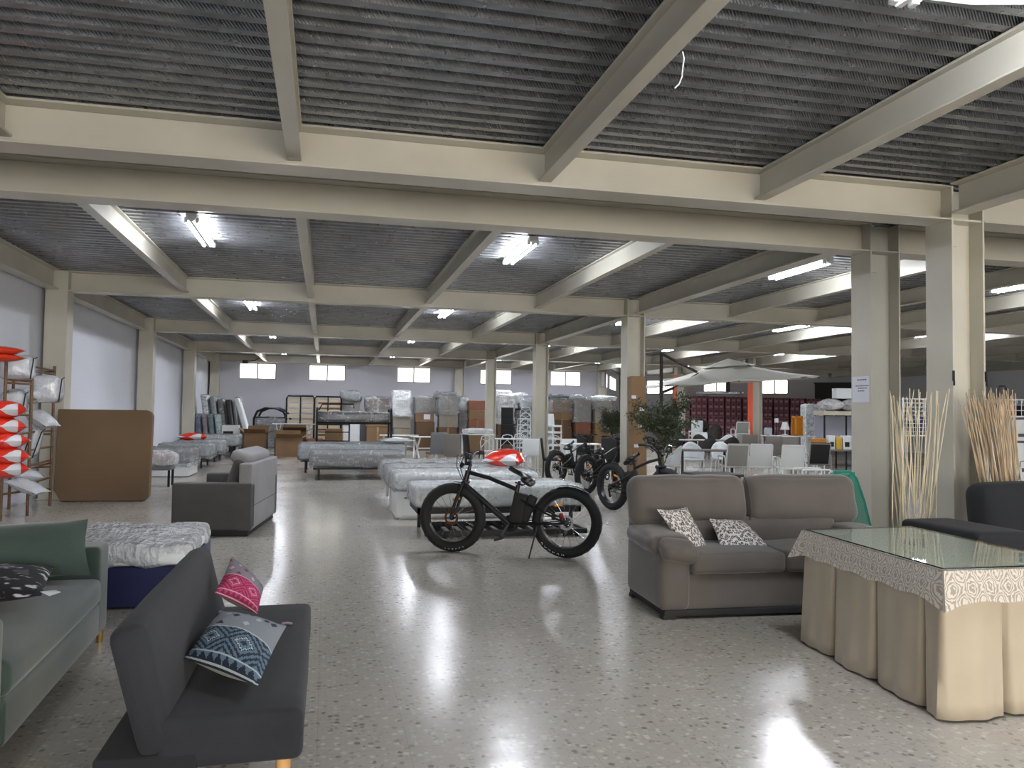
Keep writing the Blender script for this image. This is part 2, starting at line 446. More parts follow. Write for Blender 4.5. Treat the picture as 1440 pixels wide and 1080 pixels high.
def hcol(name, x0, x1, y0, y1, z1=ZB, mat=cream2, cap=True):
    zt = z1; z1 = ZD-.002
    m = MB(); t = .022
    m.bb(x0, x0+t, y0, y1, 0, z1); m.bb(x1-t, x1, y0, y1, 0, z1); ym = (y0+y1)/2
    m.bb(x0+t, x1-t, ym-.008, ym+.008, 0, z1)
    if cap:
        m.bb(x0+t, x1-t, y0+.01, y1-.01, zt-.0, zt+.02); m.bb(x0+t, (x0+x1)/2, ym-.03, ym-.009, zt-.22, zt)
    m.bb(x0-.05, x1+.05, y0-.05, y1+.05, 0, .015)
    return struct(m.build(name, mat, smooth=False, bevel=.003, seg=1))
colA = hcol('column', 5.90, 6.28, 6.42, 6.77)
hcol('column', 6.12, 6.52, 7.88, 8.23)
hcol('column', 5.70, 6.07, 14.37, 14.72)
hcol('column', 5.68, 6.05, 21.12, 21.47)
hcol('column', 5.62, 5.95, 27.56, 27.9)
hcol('column', 5.45, 5.85, 33.7, 33.98)
hcol('column', 12.0, 12.38, 33.7, 33.98)
for (ax, x) in ((0, 5.893), (1, 6.27)):
    m = MB(); m.box((x+.004, 6.41, 1.93), (.02, .012, .10)); m.box((x+.008, 6.408, 1.86), (.014, .01, .05))
    c = m.build('paint_chip', black_matte, colA); c['label'] = 'dark clamp mark on the flange edge'
def bcol(x0, x1, y0, y1, z1=ZD-.002):
    m = MB(); m.bb(x0, x1, y0, y1, 0, z1)
    m.bb(x0-.02, x1+.06, y0-.05, y1+.05, 0, .02)
    m.add([(x1, y0+.02, .02), (x1+.1, y0+.02, .02), (x1, y0+.02, .16), (x1, y0+.04, .02), (x1+.1, y0+.04, .02), (x1, y0+.04, .16)],
          [(0, 1, 2), (5, 4, 3), (0, 3, 4, 1), (1, 4, 5, 2), (2, 5, 3, 0)])
    return struct(m.build('column', cream2, smooth=False, bevel=.006, seg=1))
for y in (6.41, 7.88, 14.37, 21.12, 27.56): bcol(-4.53, -4.19, y, y+.34)
bcol(-4.53, -4.19, 33.6, 33.98)
for y in (6.41, 14.37, 20.8, 27.0, 33.6):
    c = hcol('column', 15.8, 16.2, y, y+.35)
    m = MB().bb(15.785, 15.799, y, y+.35, .016, ZB-.01); o = m.build('painted_face', orange_paint, c, smooth=False); o['label'] = 'orange painted flange face'
for y in (6.41, 14.37, 20.8, 27.0): hcol('column', 25.4, 25.75, y, y+.35)

win_n = 0
def wall_seg(name, p0, p1, wins=(), zt=ZD+.1, mat=wall_b, th=.12, z0=2.80, z1=3.48, inward=None):
    """wall from p0 to p1 with window openings [s0,s1] along it; windows hang in the openings"""
    global win_n
    p0 = Vector((p0[0], p0[1], 0)); p1 = Vector((p1[0], p1[1], 0)); d = (p1-p0); L = d.length; d.normalize(); n = Vector((-d.y, d.x, 0))
    if n.dot(-(p0+p1)/2+Vector((4, 10, 0))) > 0: n = -n           # n points out of the room
    R = Matrix((d, n, Vector((0, 0, 1)))).transposed().to_4x4(); R.translation = p0
    m = MB()
    def b(s0, s1, a0, a1, dep0=0, dep1=th): m.box(((s0+s1)/2, (dep0+dep1)/2, (a0+a1)/2), (s1-s0, dep1-dep0, a1-a0), X=R)
    b(0, L, 0, z0); b(0, L, z1, zt); s = 0
    for (a, c) in wins: b(s, a, z0, z1); s = c
    b(s, L, z0, z1)
    w = struct(m.build(name, mat, smooth=False))
    for (a, c) in wins:
        win_n += 1
        f = MB(); t = .035
        f.bb(a, c, .03, .08, z0, z0+t); f.bb(a, c, .03, .08, z1-t, z1); f.bb(a, a+t, .03, .08, z0, z1); f.bb(c-t, c, .03, .08, z0, z1); mid = (a+c)/2
        f.bb(mid-.028, mid+.028, .03, .08, z0, z1)
        o = struct(f.build('window_%d' % win_n, grey_plastic, smooth=False)); o.matrix_world = R
        for (x0, x1) in ((a+t, mid-.028), (mid+.028, c-t)):
            pm = MB().bb(x0, x1, .05, .06, z0+t, z1-t).build('window_pane', pane_m, o, smooth=False)
    return w, R, L
wall_seg('wall_back', (-4.6, 34.0), (12.4, 34.0), [(x0+4.6, x1+4.6) for x0, x1 in ((-3.45, -2.0), (-.68, .81), (2.98, 4.43), (6.61, 8.04), (9.83, 11.26))], z0=2.81, z1=3.47)
def sol(p0, p1, px):
    """distance along the wall p0-p1 where a photo column falls"""
    d = ray(px, 560); dx, dy = p1[0]-p0[0], p1[1]-p0[1]; L = math.hypot(dx, dy)
    s = (p0[1]*d.x-p0[0]*d.y)/(dx*d.y-dy*d.x)
    return s*L
q0, q1, q2 = (12.42, 34.0), (16.3, 42.2), (26.4, 33.4)
wall_seg('wall_return', q0, q1, [(sol(q0, q1, 849.5), sol(q0, q1, 855)), (sol(q0, q1, 857.5), sol(q0, q1, 866.5))])
w3, R3, L3 = wall_seg('wall_corner', q1, q2, [(sol(q1, q2, a), sol(q1, q2, b)) for a, b in ((909, 946), (989, 1026), (1071, 1108))], z0=2.74, z1=3.5)
a, b = sol(q1, q2, 1146), sol(q1, q2, 1215)
m = MB(); m.bb(a, b, -.05, -.005, 1.2, 3.25); m.bb(a-.06, b, -.07, -.05, 3.25, 3.32)
o = struct(m.build('door_1', blackscreen, smooth=False)); o.matrix_world = R3
wall_seg('wall_right', (26.4, 33.4), (26.4, -7.1), mat=wall_m)
# left wall: pale sheeting between the columns
m = MB(); m.bb(-4.72, -4.6, -7.1, 34, 0, ZD+.1)
struct(m.build('wall_left', wall_m, smooth=False))
for (a, b) in spans:
    m = MB(); m.bb(-4.598, -4.56, a+.5, a+1.1, 0, 3.4)
    struct(m.build('trim_1', cream2, smooth=False)) if a > 0 else None
# front wall behind the camera: shop front of big panes and an open sunlit doorway
m = MB()
for (x0, x1, z0, z1) in ((-4.7, -3.6, 0, 3.95), (-3.6, 26.4, 2.75, 3.95), (-3.6, 2.9, 0, .35), (2.9, 3.25, 0, 2.75), (4.75, 5.1, 0, 2.75), (5.1, 12, 0, .35), (12, 26.4, 0, 2.75)):
    m.bb(x0, x1, -7.12, -7.0, z0, z1)
struct(m.build('wall_front', wall_m, smooth=False))
for i, (x0, x1) in enumerate(((-3.6, -1.5), (-1.4, .7), (.8, 2.9), (5.1, 7.3), (7.4, 9.6), (9.7, 12))):
    f = MB(); f.bb(x0-.05, x0+.03, -7.1, -7.02, .35, 2.75); f.bb(x1-.03, x1+.05, -7.1, -7.02, .35, 2.75)
    win_n += 1; o = struct(f.build('window_%d' % win_n, white_paint, smooth=False))
    MB().bb(x0+.03, x1-.03, -7.08, -7.06, .35, 2.75).build('window_pane', shop_m, o, smooth=False)
d_m = emit('sunlit_doorway_glass', '#ffe9c8', 24.)
f = MB(); f.bb(3.25, 3.31, -7.1, -7.02, 0, 2.75); f.bb(4.69, 4.75, -7.1, -7.02, 0, 2.75); f.bb(3.97, 4.03, -7.1, -7.02, 0, 2.75)
o = struct(f.build('door_2', white_paint, smooth=False))
MB().bb(3.31, 4.69, -7.08, -7.06, .02, 2.75).build('door_pane', d_m, o, smooth=False)

# ------------------------------------------------------------------ ceiling lights
def light_proto(lit):
    t = thing('ceiling_light', 'x', 'ceiling light')
    m = MB(); m.box((0, 0, -.025), (.12, 1.5, .05)); m.add([(-.06, -.75, -.05), (.06, -.75, -.05), (.06, .75, -.05), (-.06, .75, -.05), (-.018, -.75, -.1), (.018, -.75, -.1), (.018, .75, -.1), (-.018, .75, -.1)],
                                                         [(4, 5, 1, 0), (6, 7, 3, 2), (5, 6, 2, 1), (7, 4, 0, 3), (7, 6, 5, 4)])
    m.build('housing', white_paint, t, smooth=False)
    for s in (-1, 1):
        MB().tube([(s*.06, -.69, -.085), (s*.06, .69, -.085)], .014, 10).build('tube', tube_m if lit else tube_off, t)
        for e in (-1, 1): MB().box((s*.06, e*.71, -.075), (.036, .05, .06)).build('lamp_holder', white_plastic, t, bevel=.004)
    return t
LP = light_proto(True); LU = light_proto(False)
cols = [(-1.56, 'leftmost'), (2.56, 'second from the left'), (6.87, 'third from the left'), (11.1, 'fourth from the left'), (15.2, 'fifth from the left')]
rows = [(30.7, 'in the farthest bay by the back wall'), (10.45, 'in the first bay past the double beam'), (17.2, 'in the second bay past the double beam'), (23.95, 'in the third bay past the double beam')]
first = True
for j, (y, rn) in enumerate(rows):
    for i, (x, cn) in enumerate(cols):
        lab = 'lit ceiling light %s, %s' % (rn, cn)
        if first: LP.location = (x, y, ZD-.002); LP['label'] = lab; LP['group'] = 'twin-tube ceiling lights'; first = False
        else: dup(LP, (x, y, ZD-.002), 0, lab, 'twin-tube ceiling lights')
for o_ in [LU]+list(LU.children): bpy.data.objects.remove(o_)
dup(LP, (2.92, 2.78, ZD-.002), 0, 'lit ceiling light with white cables at the top right, nearest the viewer', 'twin-tube ceiling lights')
dup(LP, (6.9, 2.9, ZD-.002), 0, 'lit twin-tube ceiling light overhead outside the right of the photo', 'twin-tube ceiling lights')
m = MB(); z = ZD-.02
m.tube([(2.2, 3.35, z), (2.5, 3.42, z-.01), (2.7, 3.46, z-.03), (2.86, 3.5, z-.02)], .014)
m.tube([(2.98, 3.5, z-.02), (3.15, 3.46, z-.04), (3.35, 3.5, z-.01), (3.8, 3.4, z)], .014)
tag(m.build('power_cable', white_plastic), 'white cable running both ways from the unlit ceiling light', 'cable')
p = G(962, 80, 3.53); m = MB(); m.tube([Vector((p.x-.01, p.y, 3.56))]+[PY(u, v, p.y) for u, v in ((962, 82), (960, 96), (959, 108), (955, 118), (949, 124))], .004, 6)
tag(m.build('hanging_wire', white_plastic), 'thin white wire dangling beside the second near purlin', 'wire')
q = [FD(u, v, 30) for u, v in ((372, 498), (366, 503), (358, 507), (345, 509))]
q[0] = Vector((-2.38, q[0].y, 3.56)); m = MB(); m.tube(q, .02, 6); m.soft((.22, .1, .14), .04, X=TR(*q[-1]), n=2)
tag(m.build('dangling_cable', black_matte), 'black plug on a cable hanging by the far left window', 'cable')
# notice taped to the second near column
t = thing('paper_notice', 'white paper notice taped to the left face of the paired column', 'notice', (6.117, 8.055, 1.85))
MB().box((0, 0, 0), (.003, .30, .30)).build('sheet', paper, t, smooth=False)
m = MB(); random.seed(4)
for (z, y0, y1, h) in ((.11, .06, -.10, .014), (.04, .09, -.13, .011), (.012, .05, -.02, .011), (.012, -.04, -.10, .011), (-.02, .05, -.06, .012)):
    y = y0
    while y > y1:
        w = random.uniform(.012, .03); m.box((-.0025, y-w/2, z), (.001, w, h)); y -= w+.006
m.build('text_lines', ink, t, smooth=False)

# ------------------------------------------------------------------ patterned textiles
def uvsep(t, snap=None):
    uv = t.n('ShaderNodeUVMap').outputs[0]
    s = t.n('ShaderNodeSeparateXYZ')
    if snap:
        q = t.n('ShaderNodeVectorMath', operation='SNAP'); q.inputs[1].default_value = (snap, snap, 1); t.l(uv, q.inputs[0]); t.l(q.outputs[0], s.inputs[0])
    else: t.l(uv, s.inputs[0])
    return uv, s.outputs[0], s.outputs[1]
def leopard():
    t = NT('leopard_print'); uv, u, v = uvsep(t)
    w = t.n('ShaderNodeVectorMath', operation='ADD'); t.l(uv, w.inputs[0])
    nn = t.n('ShaderNodeTexNoise'); nn.inputs['Scale'].default_value = 14; t.l(uv, nn.inputs[0])
    sc = t.n('ShaderNodeVectorMath', operation='SCALE'); t.l(nn.outputs['Color'], sc.inputs[0]); sc.inputs['Scale'].default_value = .05; t.l(sc.outputs[0], w.inputs[1])
    vo = t.n('ShaderNodeTexVoronoi', voronoi_dimensions='2D'); vo.inputs['Scale'].default_value = 15; vo.inputs['Randomness'].default_value = .8; t.l(w.outputs[0], vo.inputs[0])
    d = vo.outputs['Distance']
    ring = t.math('MULTIPLY', t.math('GREATER_THAN', d, .22), t.math('LESS_THAN', d, .44))
    gap = t.math('GREATER_THAN', t.noise(uv, 30, 1), .42)
    c = t.mix(t.math('LESS_THAN', d, .24), lin('#cfcac4'), lin('#96908a'))
    c = t.mix(t.math('MULTIPLY', ring, gap), c, lin('#15151a'))
    b = t.bsdf(Roughness=.8); t.l(c, b.inputs['Base Color']); return t.done(b)
leop = leopard()
def tribal(name, ground, dark, mid, light):
    t = NT(name); uv, u, v = uvsep(t, 1/64)
    def diam(uo, vc, n, hv):
        a = t.math('MULTIPLY', t.math('ABSOLUTE', t.math('SUBTRACT', t.math('FRACT', t.math('MULTIPLY_ADD', u, n, uo)), .5)), 2.)
        b_ = t.math('DIVIDE', t.math('ABSOLUTE', t.math('SUBTRACT', v, vc)), hv)
        return t.math('ADD', a, b_)
    d = diam(0, .30, 2.2, .16)
    g = lin(ground)
    rings = t.math('GREATER_THAN', t.math('SINE', t.math('MULTIPLY', d, 15.)), .0)
    band = t.math('LESS_THAN', t.math('ABSOLUTE', t.math('SUBTRACT', v, .29)), .17)
    c = t.mix(rings, lin(mid), lin(dark))
    c = t.mix(t.math('LESS_THAN', t.math('ABSOLUTE', t.math('SUBTRACT', d, .5)), .05), c, lin(light))
    col = t.mix(band, g, c)
    # border zigzag
    z = t.math('ABSOLUTE', t.math('SUBTRACT', t.math('FRACT', t.math('MULTIPLY', u, 9.)), .5))
    zz = t.math('GREATER_THAN', t.math('MULTIPLY', z, .16), t.math('SUBTRACT', v, .03))
    col = t.mix(t.math('LESS_THAN', v, .11), col, t.mix(zz, lin(mid), lin(dark)))
    for e in (.02, .115, .47):
        col = t.mix(t.math('LESS_THAN', t.math('ABSOLUTE', t.math('SUBTRACT', v, e)), .009), col, lin(light))
    # small woven animals and stars on the plain field
    vo = t.n('ShaderNodeTexVoronoi', voronoi_dimensions='2D'); vo.inputs['Scale'].default_value = 6.; vo.distance = 'MANHATTAN'; sn = t.n('ShaderNodeVectorMath', operation='SNAP'); sn.inputs[1].default_value = (1/64, 1/64, 1); t.l(uv, sn.inputs[0]); t.l(sn.outputs[0], vo.inputs[0])
    sp = t.n('ShaderNodeSeparateColor'); t.l(vo.outputs['Color'], sp.inputs[0])
    up = t.math('GREATER_THAN', v, .5)
    m1 = t.math('MULTIPLY', t.math('LESS_THAN', vo.outputs['Distance'], .30), t.math('MULTIPLY', up, t.math('LESS_THAN', sp.outputs[0], .6)))
    col = t.mix(m1, col, t.mix(t.math('GREATER_THAN', sp.outputs[1], .5), lin(dark), lin(light)))
    b = t.bsdf(Roughness=.9); t.l(col, b.inputs['Base Color'])
    t.l(t.bump(t.noise(uv, 160, 2), .4, .003), b.inputs['Normal']); return t.done(b)
tri_blue = tribal('blue_woven_motif', '#7f848b', '#16202e', '#587083', '#aab4b4')
tri_pink = tribal('pink_woven_motif', '#75717a', '#7d1a40', '#a93c68', '#b89aa3')
def flower_bw():
    t = NT('black_white_leaf_print'); uv, u, v = uvsep(t)
    n = t.noise(uv, 3.2, 2, .4); n2 = t.noise(t.mapping(uv, (1.6, 5, 1), (0, 0, .6)), 2.2, 2)
    c = t.ramp(n2, [(.56, lin('#111216')), (.6, lin('#8c8a90')), (.63, lin('#c9c8cc'))])
    c = t.mix(t.math('GREATER_THAN', n, .62), c, lin('#4a444c'))
    b = t.bsdf(Roughness=.8); t.l(c, b.inputs['Base Color']); return t.done(b)
bw = flower_bw()
def damask():
    t = NT('damask_scroll_cloth'); uv, u, v = uvsep(t)
    nn = t.n('ShaderNodeTexNoise'); nn.inputs['Scale'].default_value = 22; nn.inputs['Detail'].default_value = 1; t.l(uv, nn.inputs[0])
    s = t.n('ShaderNodeSeparateColor'); t.l(nn.outputs['Color'], s.inputs[0])
    uu = t.math('MULTIPLY_ADD', s.outputs[0], .03, u); vv = t.math('MULTIPLY_ADD', s.outputs[1], .03, v)
    f = t.math('ADD', t.math('COSINE', t.math('MULTIPLY', uu, 2*PI/.105)), t.math('COSINE', t.math('MULTIPLY', vv, 2*PI/.13)))
    sw = t.math('SINE', t.math('MULTIPLY', t.math('ADD', t.math('SINE', t.math('MULTIPLY', uu, 2*PI/.035)), t.math('SINE', t.math('MULTIPLY', vv, 2*PI/.04))), 1.6))
    w = t.math('SINE', t.math('ADD', t.math('MULTIPLY', f, 8.), t.math('MULTIPLY', sw, 1.1)))
    c = t.ramp(t.math('MULTIPLY_ADD', w, .5, .5), [(.40, lin('#958d82')), (.56, lin('#c3bdb0'))])
    b = t.bsdf(Roughness=.7); t.l(c, b.inputs['Base Color']); return t.done(b)
dam = damask()

def cushion4(name, c, th, mats, label, cat='cushion', group=None, n=16, pinch=.07, seed=0.):
    """cushion from its four corners bl, br, tr, tl (front side faces the viewer when wound that way)"""
    c = [Vector(p) for p in c]; o = sum(c, Vector())/4; c = [p-o for p in c]
    nr = (c[1]-c[0]).cross(c[3]-c[0]).normalized(); m = MB()
    def mk(sg):
        def fn(u, v):
            p = (c[0]*(1-u)+c[1]*u)*(1-v)+(c[3]*(1-u)+c[2]*u)*v
            k = max(0, math.sin(PI*u)*math.sin(PI*v))**.55
            e = pinch*(math.sin(PI*u)*(abs(2*v-1)**6)+math.sin(PI*v)*(abs(2*u-1)**6))
            p = p*(1-e)
            w = noise.noise(Vector((u*4, v*4, seed)))*.10*k
            return p+nr*sg*th*.5*(k+w)
        return fn
    m.patch(mk(1), n, n, mi=0); m.patch(mk(-1), n, n, mi=len(mats)-1, flip=True)
    ob = m.build(name, mats, smooth=True, ang=75, loc=o)
    return tag(ob, label, cat, group)

# ------------------------------------------------------------------ patterned skirt table (front right)
FL, FR, NR, NL = Vector((3.17, 4.73, 0)), Vector((4.01, 4.76, 0)), Vector((3.91, 3.38, 0)), Vector((3.055, 3.40, 0))
t = thing('skirted_table', 'rectangular table hidden by a pleated beige floor-length skirt', 'table', (3.53, 4.07, 0))
O = Vector((3.53, 4.07, 0))
def per(poly, step):
    out = []
    for i, a in enumerate(poly):
        b = poly[(i+1) % len(poly)]; L = (b-a).length; k = max(2, int(L/step)); d = (b-a)/L; n = Vector((d.y, -d.x, 0))
        for j in range(k): out.append((a+d*(L*j/k), n, L*j/k, L, i))
    return out
poly = [p-O for p in (NL, NR, FR, FL)]
P = per(poly, .012)
def skirt(zt, zb, rows):
    m = MB(); K = len(P); vs = []
    for r in range(rows+1):
        f = r/rows; z = zt+(zb-zt)*f
        for (p, n, s, L, i) in P:
            sp = .415; q = (s+.06) % sp; dd = min(q, sp-q)
            bul = .028*math.sin(PI*q/sp)*f*(1+.35*math.sin(9*s+i))
            plt = -.075*(.35+.65*f)*math.exp(-(dd/(.008+.012*f))**2)
            c = p*(1+.035*f)
            vs.append(c+n*(bul+plt+.006*math.sin(s*41+i)*f)+Vector((0, 0, z)))
    fs = []
    for r in range(rows):
        for k in range(K):
            a = r*K+k; b = r*K+(k+1) % K; fs.append((a, b, b+K, a+K))
    m.add(vs, fs); return m
o = skirt(.735, .012, 10).build('skirt', skirt_f, t, ang=60)
o.modifiers.new('thick', 'SOLIDIFY').thickness = .004
cc = sum(poly, Vector())/4
m = MB(); m.add([p+Vector((0, 0, .715)) for p in poly]+[p+Vector((0, 0, .737)) for p in poly], [(3, 2, 1, 0), (4, 5, 6, 7), (0, 1, 5, 4), (1, 2, 6, 5), (2, 3, 7, 6), (3, 0, 4, 7)])
m.build('tabletop', wood_light, t, smooth=False)
for p in poly:
    q = p*.86; MB().bb(q.x-.025, q.x+.025, q.y-.025, q.y+.025, 0, .715).build('leg', wood_light, t, bevel=.004)
# patterned cloth hanging over the edge, corners falling to points
m = MB(); K = len(P); rows = 6; vs = []; uv = []; acc = 0
for r in range(rows+1):
    f = r/rows
    for k, (p, n, s, L, i) in enumerate(P):
        cd = min(s, L-s); cor = math.exp(-(cd/.045)**2)
        d = p.normalized()
        drop = (.158+.035*cor+.006*math.sin(s*23+i))*f
        out = n*(.012+.03*f)*(1-cor)+d*cor*(.02+.075*f)*(1.35 if (p-poly[3]).length < .12 else .75)
        vs.append(p*1.012+out+Vector((0, 0, .744-drop))); uv.append((s+i*.31, -.15*f))
fs = []
for r in range(rows):
    for k in range(K):
        a = r*K+k; b = r*K+(k+1) % K; fs.append((a, b, b+K, a+K))
m.add(vs, fs, None, 0, uv)
tv = [p*1.012+Vector((0, 0, .744)) for p in poly]
m.add(tv, [(0, 1, 2, 3)], None, 0, [(p.x, p.y) for p in tv])
o = tag(m.build('tablecloth', dam, smooth=True, ang=60, loc=O), 'beige and grey scroll-patterned cloth over the skirted table', 'tablecloth')
m = MB(); g = [p*1.008 for p in poly]
m.add([p+Vector((0, 0, .7475)) for p in g]+[p+Vector((0, 0, .7555)) for p in g], [(3, 2, 1, 0), (4, 5, 6, 7)], None, 0)
m.add([p+Vector((0, 0, .7475)) for p in g]+[p+Vector((0, 0, .7555)) for p in g], [(0, 1, 5, 4), (1, 2, 6, 5), (2, 3, 7, 6), (3, 0, 4, 7)], None, 1)
tag(m.build('glass_tabletop', [tglass, simple('glass_edge', '#10181a', .15)], smooth=False, loc=O), 'clear glass sheet lying on the patterned tablecloth', 'glass')

# ------------------------------------------------------------------ sofas
def soft(d, r, c, mat, name, parent, puff=(0, 0, 0), R=None, n=6, wr=0., ws=4., bev=3, seed=0.):
    X = TR(*c) @ (R if R is not None else Matrix.Identity(4))
    return MB().soft(d, r, puff, n, X, wr=wr, ws=ws, bev=bev, seed=seed).build(name, mat, parent, ang=60)
# taupe two-seater
t = thing('sofa', 'taupe two-seater sofa with padded arms and two leopard cushions', 'sofa', (2.44, 5.44, 0), math.radians(-3.2))
W = 1.98
soft((W-.1, .76, .27), .02, (W/2, .41, .195), taupe_f, 'base', t)
soft((W-.06, .80, .05), .008, (W/2, .41, .045), black_matte, 'plinth', t, n=1)
for x in (.07, W-.07):
    for y in (.05, .76): MB().bb(x-.05, x+.05, y-.04, y+.04, 0, .03).build('foot', black_matte, t, bevel=.003)
for s, x in ((1, .115), (-1, W-.115)):
    a = soft((.235, .80, .45), .05, (x, .40, .285), taupe_f, 'arm', t, puff=(.012, .0, .0), n=8)
    soft((.34, .62, .13), .06, (x+s*.005, .40, .535), taupe_f, 'arm_pad', a, puff=(.01, .01, .02), R=RX(math.radians(2)), n=8, wr=.012, ws=7)
    soft((.29, .2, .12), .055, (x+s*.03, .045, .50), taupe_f, 'arm_pad', a, R=RX(math.radians(28)) @ RY(math.radians(s*8)), n=5, wr=.012, ws=8)
for k in range(2):
    x0 = .235+k*.755
    soft((.75, .66, .155), .035, (x0+.375, .30, .41), taupe_f, 'seat_cushion', t, puff=(0, .012, .02), n=10, wr=.006, ws=5, seed=k)
soft((W-.42, .16, .26), .06, (W/2, .62, .54), taupe_f, 'lumbar_pad', t, puff=(0, .02, 0), n=10, wr=.008)
soft((W-.04, .14, .80), .04, (W/2, .78, .48), taupe_f, 'back_frame', t)
for k in range(2):
    x0 = -.03+k*1.02
    soft((1.02, .23, .42), .105, (x0+.51, .69, .80), taupe_f, 'back_cushion', t, puff=(.0, .035, .01), R=RX(math.radians(-11)), n=12, wr=.010, ws=4.5, seed=5+k, bev=5)
m = MB(); m.tube([(.985, .57, .60), (.985, .545, .70), (.985, .555, .80), (.985, .60, .93), (.985, .66, .995)], .007, 6)
m.build('seam', taupe_b, t)
def py4(px4, ys): return [PY(u, v, y) for (u, v), y in zip(px4, ys)]
cushion4('cushion', py4([(967, 777), (998, 775), (966, 713), (923, 716)], [5.62, 5.66, 5.86, 5.8]), .12, [leop, cream_back], 'leopard-print cushion propped on edge by the taupe sofa\'s left arm', group='leopard cushions', seed=1)
cushion4('cushion', py4([(1014, 772), (1092, 779), (1044, 731), (997, 729)], [5.62, 5.66, 5.88, 5.84]), .13, [leop, cream_back], 'leopard-print cushion leaning flatter in the middle of the taupe sofa', group='leopard cushions', seed=2)

# grey sofa bed seen from its end
t = thing('sofa', 'light grey sofa bed with headrest roll, seen from its end, facing the wall', 'sofa', (-1.74, 10.02, 0), math.radians(-6.5))
D, W = .92, 1.72
soft((D-.08, W-.06, .07), .005, (D/2, W/2, .04), black_matte, 'plinth', t, n=1)
for y in (.09, W-.09):
    soft((D, .18, .56), .025, (D/2, y, .355), grey_f, 'arm', t, n=4)
soft((.70, W-.36, .34), .03, (.36, W/2, .26), grey_f, 'seat', t, puff=(0, 0, .015))
soft((.16, W-.02, .80), .025, (D-.08, W/2, .47), grey_l, 'back_panel', t, n=4)
soft((.15, W-.38, .52), .06, (.66, W/2, .66), grey_f, 'back_cushion', t, puff=(.03, 0, 0), R=RY(math.radians(17)), n=8)
X = TR(.73, W/2, .92) @ RX(PI/2)
MB().soft((.26, .17, W-.42), .08, (0, 0, 0), 8, TR(.73, W/2, .92) @ RY(math.radians(20)) @ RX(PI/2), bev=4).build('headrest_roll', grey_l, t)
m = MB().bb(D-.005, D+.004, .02, W-.02, .355, .362); m.build('seam', grey_f, t, smooth=False)

# charcoal click-clack futon
t = thing('futon', 'charcoal click-clack futon on short wooden legs with two woven-motif cushions', 'sofa', (-.05, 2.98, 0), 0)
L = 1.66
soft((.34, L, .06), .012, (-.525, L/2, .272), futon_d, 'frame', t, n=2)
soft((.50, L, .185), .035, (-.25, L/2, .333), futon_f, 'seat', t, puff=(0, 0, .012), n=10, wr=.004)
BK = TR(-.55, L/2, .52) @ RY(math.radians(-15.5))
soft((.125, L, .47), .045, (0, 0, 0), futon_f, 'backrest', t, puff=(.015, 0, 0), R=None, n=10, wr=.006).matrix_local = BK
for y in (.07, L-.07):
    for x in (-.07, -.62):
        MB().lathe([(.018, 0), (.028, .245)], 14, TR(x, y, 0)).build('leg', wood_light, t)
CB = cushion4('cushion', [G(258, 926, .52), G(362, 966, .49), G(403, 880, .49), G(309, 858, .60)], .15, [tri_blue, cream_back], 'blue and grey woven-motif cushion lying on the charcoal futon', seed=3, pinch=.04)
m = MB(); m.tube([G(397, 877, .49), G(404, 876, .47), G(410, 877, .435)], .006, 6); o = m.build('tassel', kids_pink, CB, loc=-CB.location)
cushion4('cushion', [PY(302, 834, 4.08), PY(362, 864, 4.12), PY(371, 826, 4.3), PY(326, 782, 4.3)], .14, [tri_pink, cream_back], 'pink and grey woven-motif cushion standing against the charcoal futon back', seed=4, pinch=.04)

# sage green velvet sofa, left edge
t = thing('sofa', 'sage green velvet sofa with gold feet cut by the left edge', 'sofa', (-1.33, 5.66, 0), math.radians(2.5))
L = 2.25
soft((.92, .27, .56), .03, (-.48, -.135, .36), green_f, 'arm', t, n=5)
soft((.92, .27, .56), .03, (-.48, -L+.135, .36), green_f, 'arm', t, n=5)
soft((.88, L-.54, .20), .02, (-.45, -L/2, .20), green_f, 'base', t, n=5)
soft((.80, L-.545, .16), .045, (-.40, -L/2, .375), green_f, 'seat_cushion', t, puff=(.012, 0, .015), n=10)
soft((.2, L-.54, .50), .05, (-.86, -L/2, .53), green_f, 'back', t, n=6)
for y in (-.06, -L+.06):
    for x in (-.05, -.9): MB().lathe([(.018, 0), (.026, .10)], 12, TR(x, y, 0)).build('foot', gold, t)
cushion4('cushion', [PY(-110, 815, 5.02), PY(127, 809, 5.12), PY(124, 730, 5.34), PY(-110, 750, 5.3)], .2, [green_f], 'large sage green velvet cushion leaning on the green sofa arm', seed=6, pinch=.05)
ob = cushion4('cushion', [PY(-60, 848, 4.3), PY(58, 838, 4.45), PY(77, 797, 5.0), PY(-40, 795, 4.9)], .12, [bw, black_f], 'black cushion with white leaf print on the green sofa seat', seed=7, pinch=.04)
m = MB(); a = PY(56, 832, 4.46)-ob.location; m.add([a, a+Vector((.05, -.02, -.02)), a+Vector((.10, .0, -.006)), a+Vector((.06, .03, .0))], [(0, 1, 2, 3)])
m.build('care_tag', paper, ob, smooth=False)

# black sofa, right edge
t = thing('sofa', 'black fabric sofa cut by the right edge behind the glass-topped table', 'sofa', (4.79, 4.98, 0), 0)
soft((1.95, .85, .30), .03, (.98, .43, .21), black_f, 'base', t)
soft((.50, .84, .60), .05, (.25, .42, .36), black_f, 'arm', t, n=6)
soft((1.35, .60, .16), .05, (1.24, .32, .42), black_f, 'seat_cushion', t, puff=(0, .01, .02))
soft((1.35, .28, .62), .11, (1.27, .66, .66), black_f, 'backrest', t, puff=(0, .02, .015), R=RX(math.radians(-6)), n=8, bev=4)
for x in (.1, 1.85):
    for y in (.08, .77): MB().bb(x-.03, x+.03, y-.03, y+.03, 0, .065).build('foot', black_matte, t)

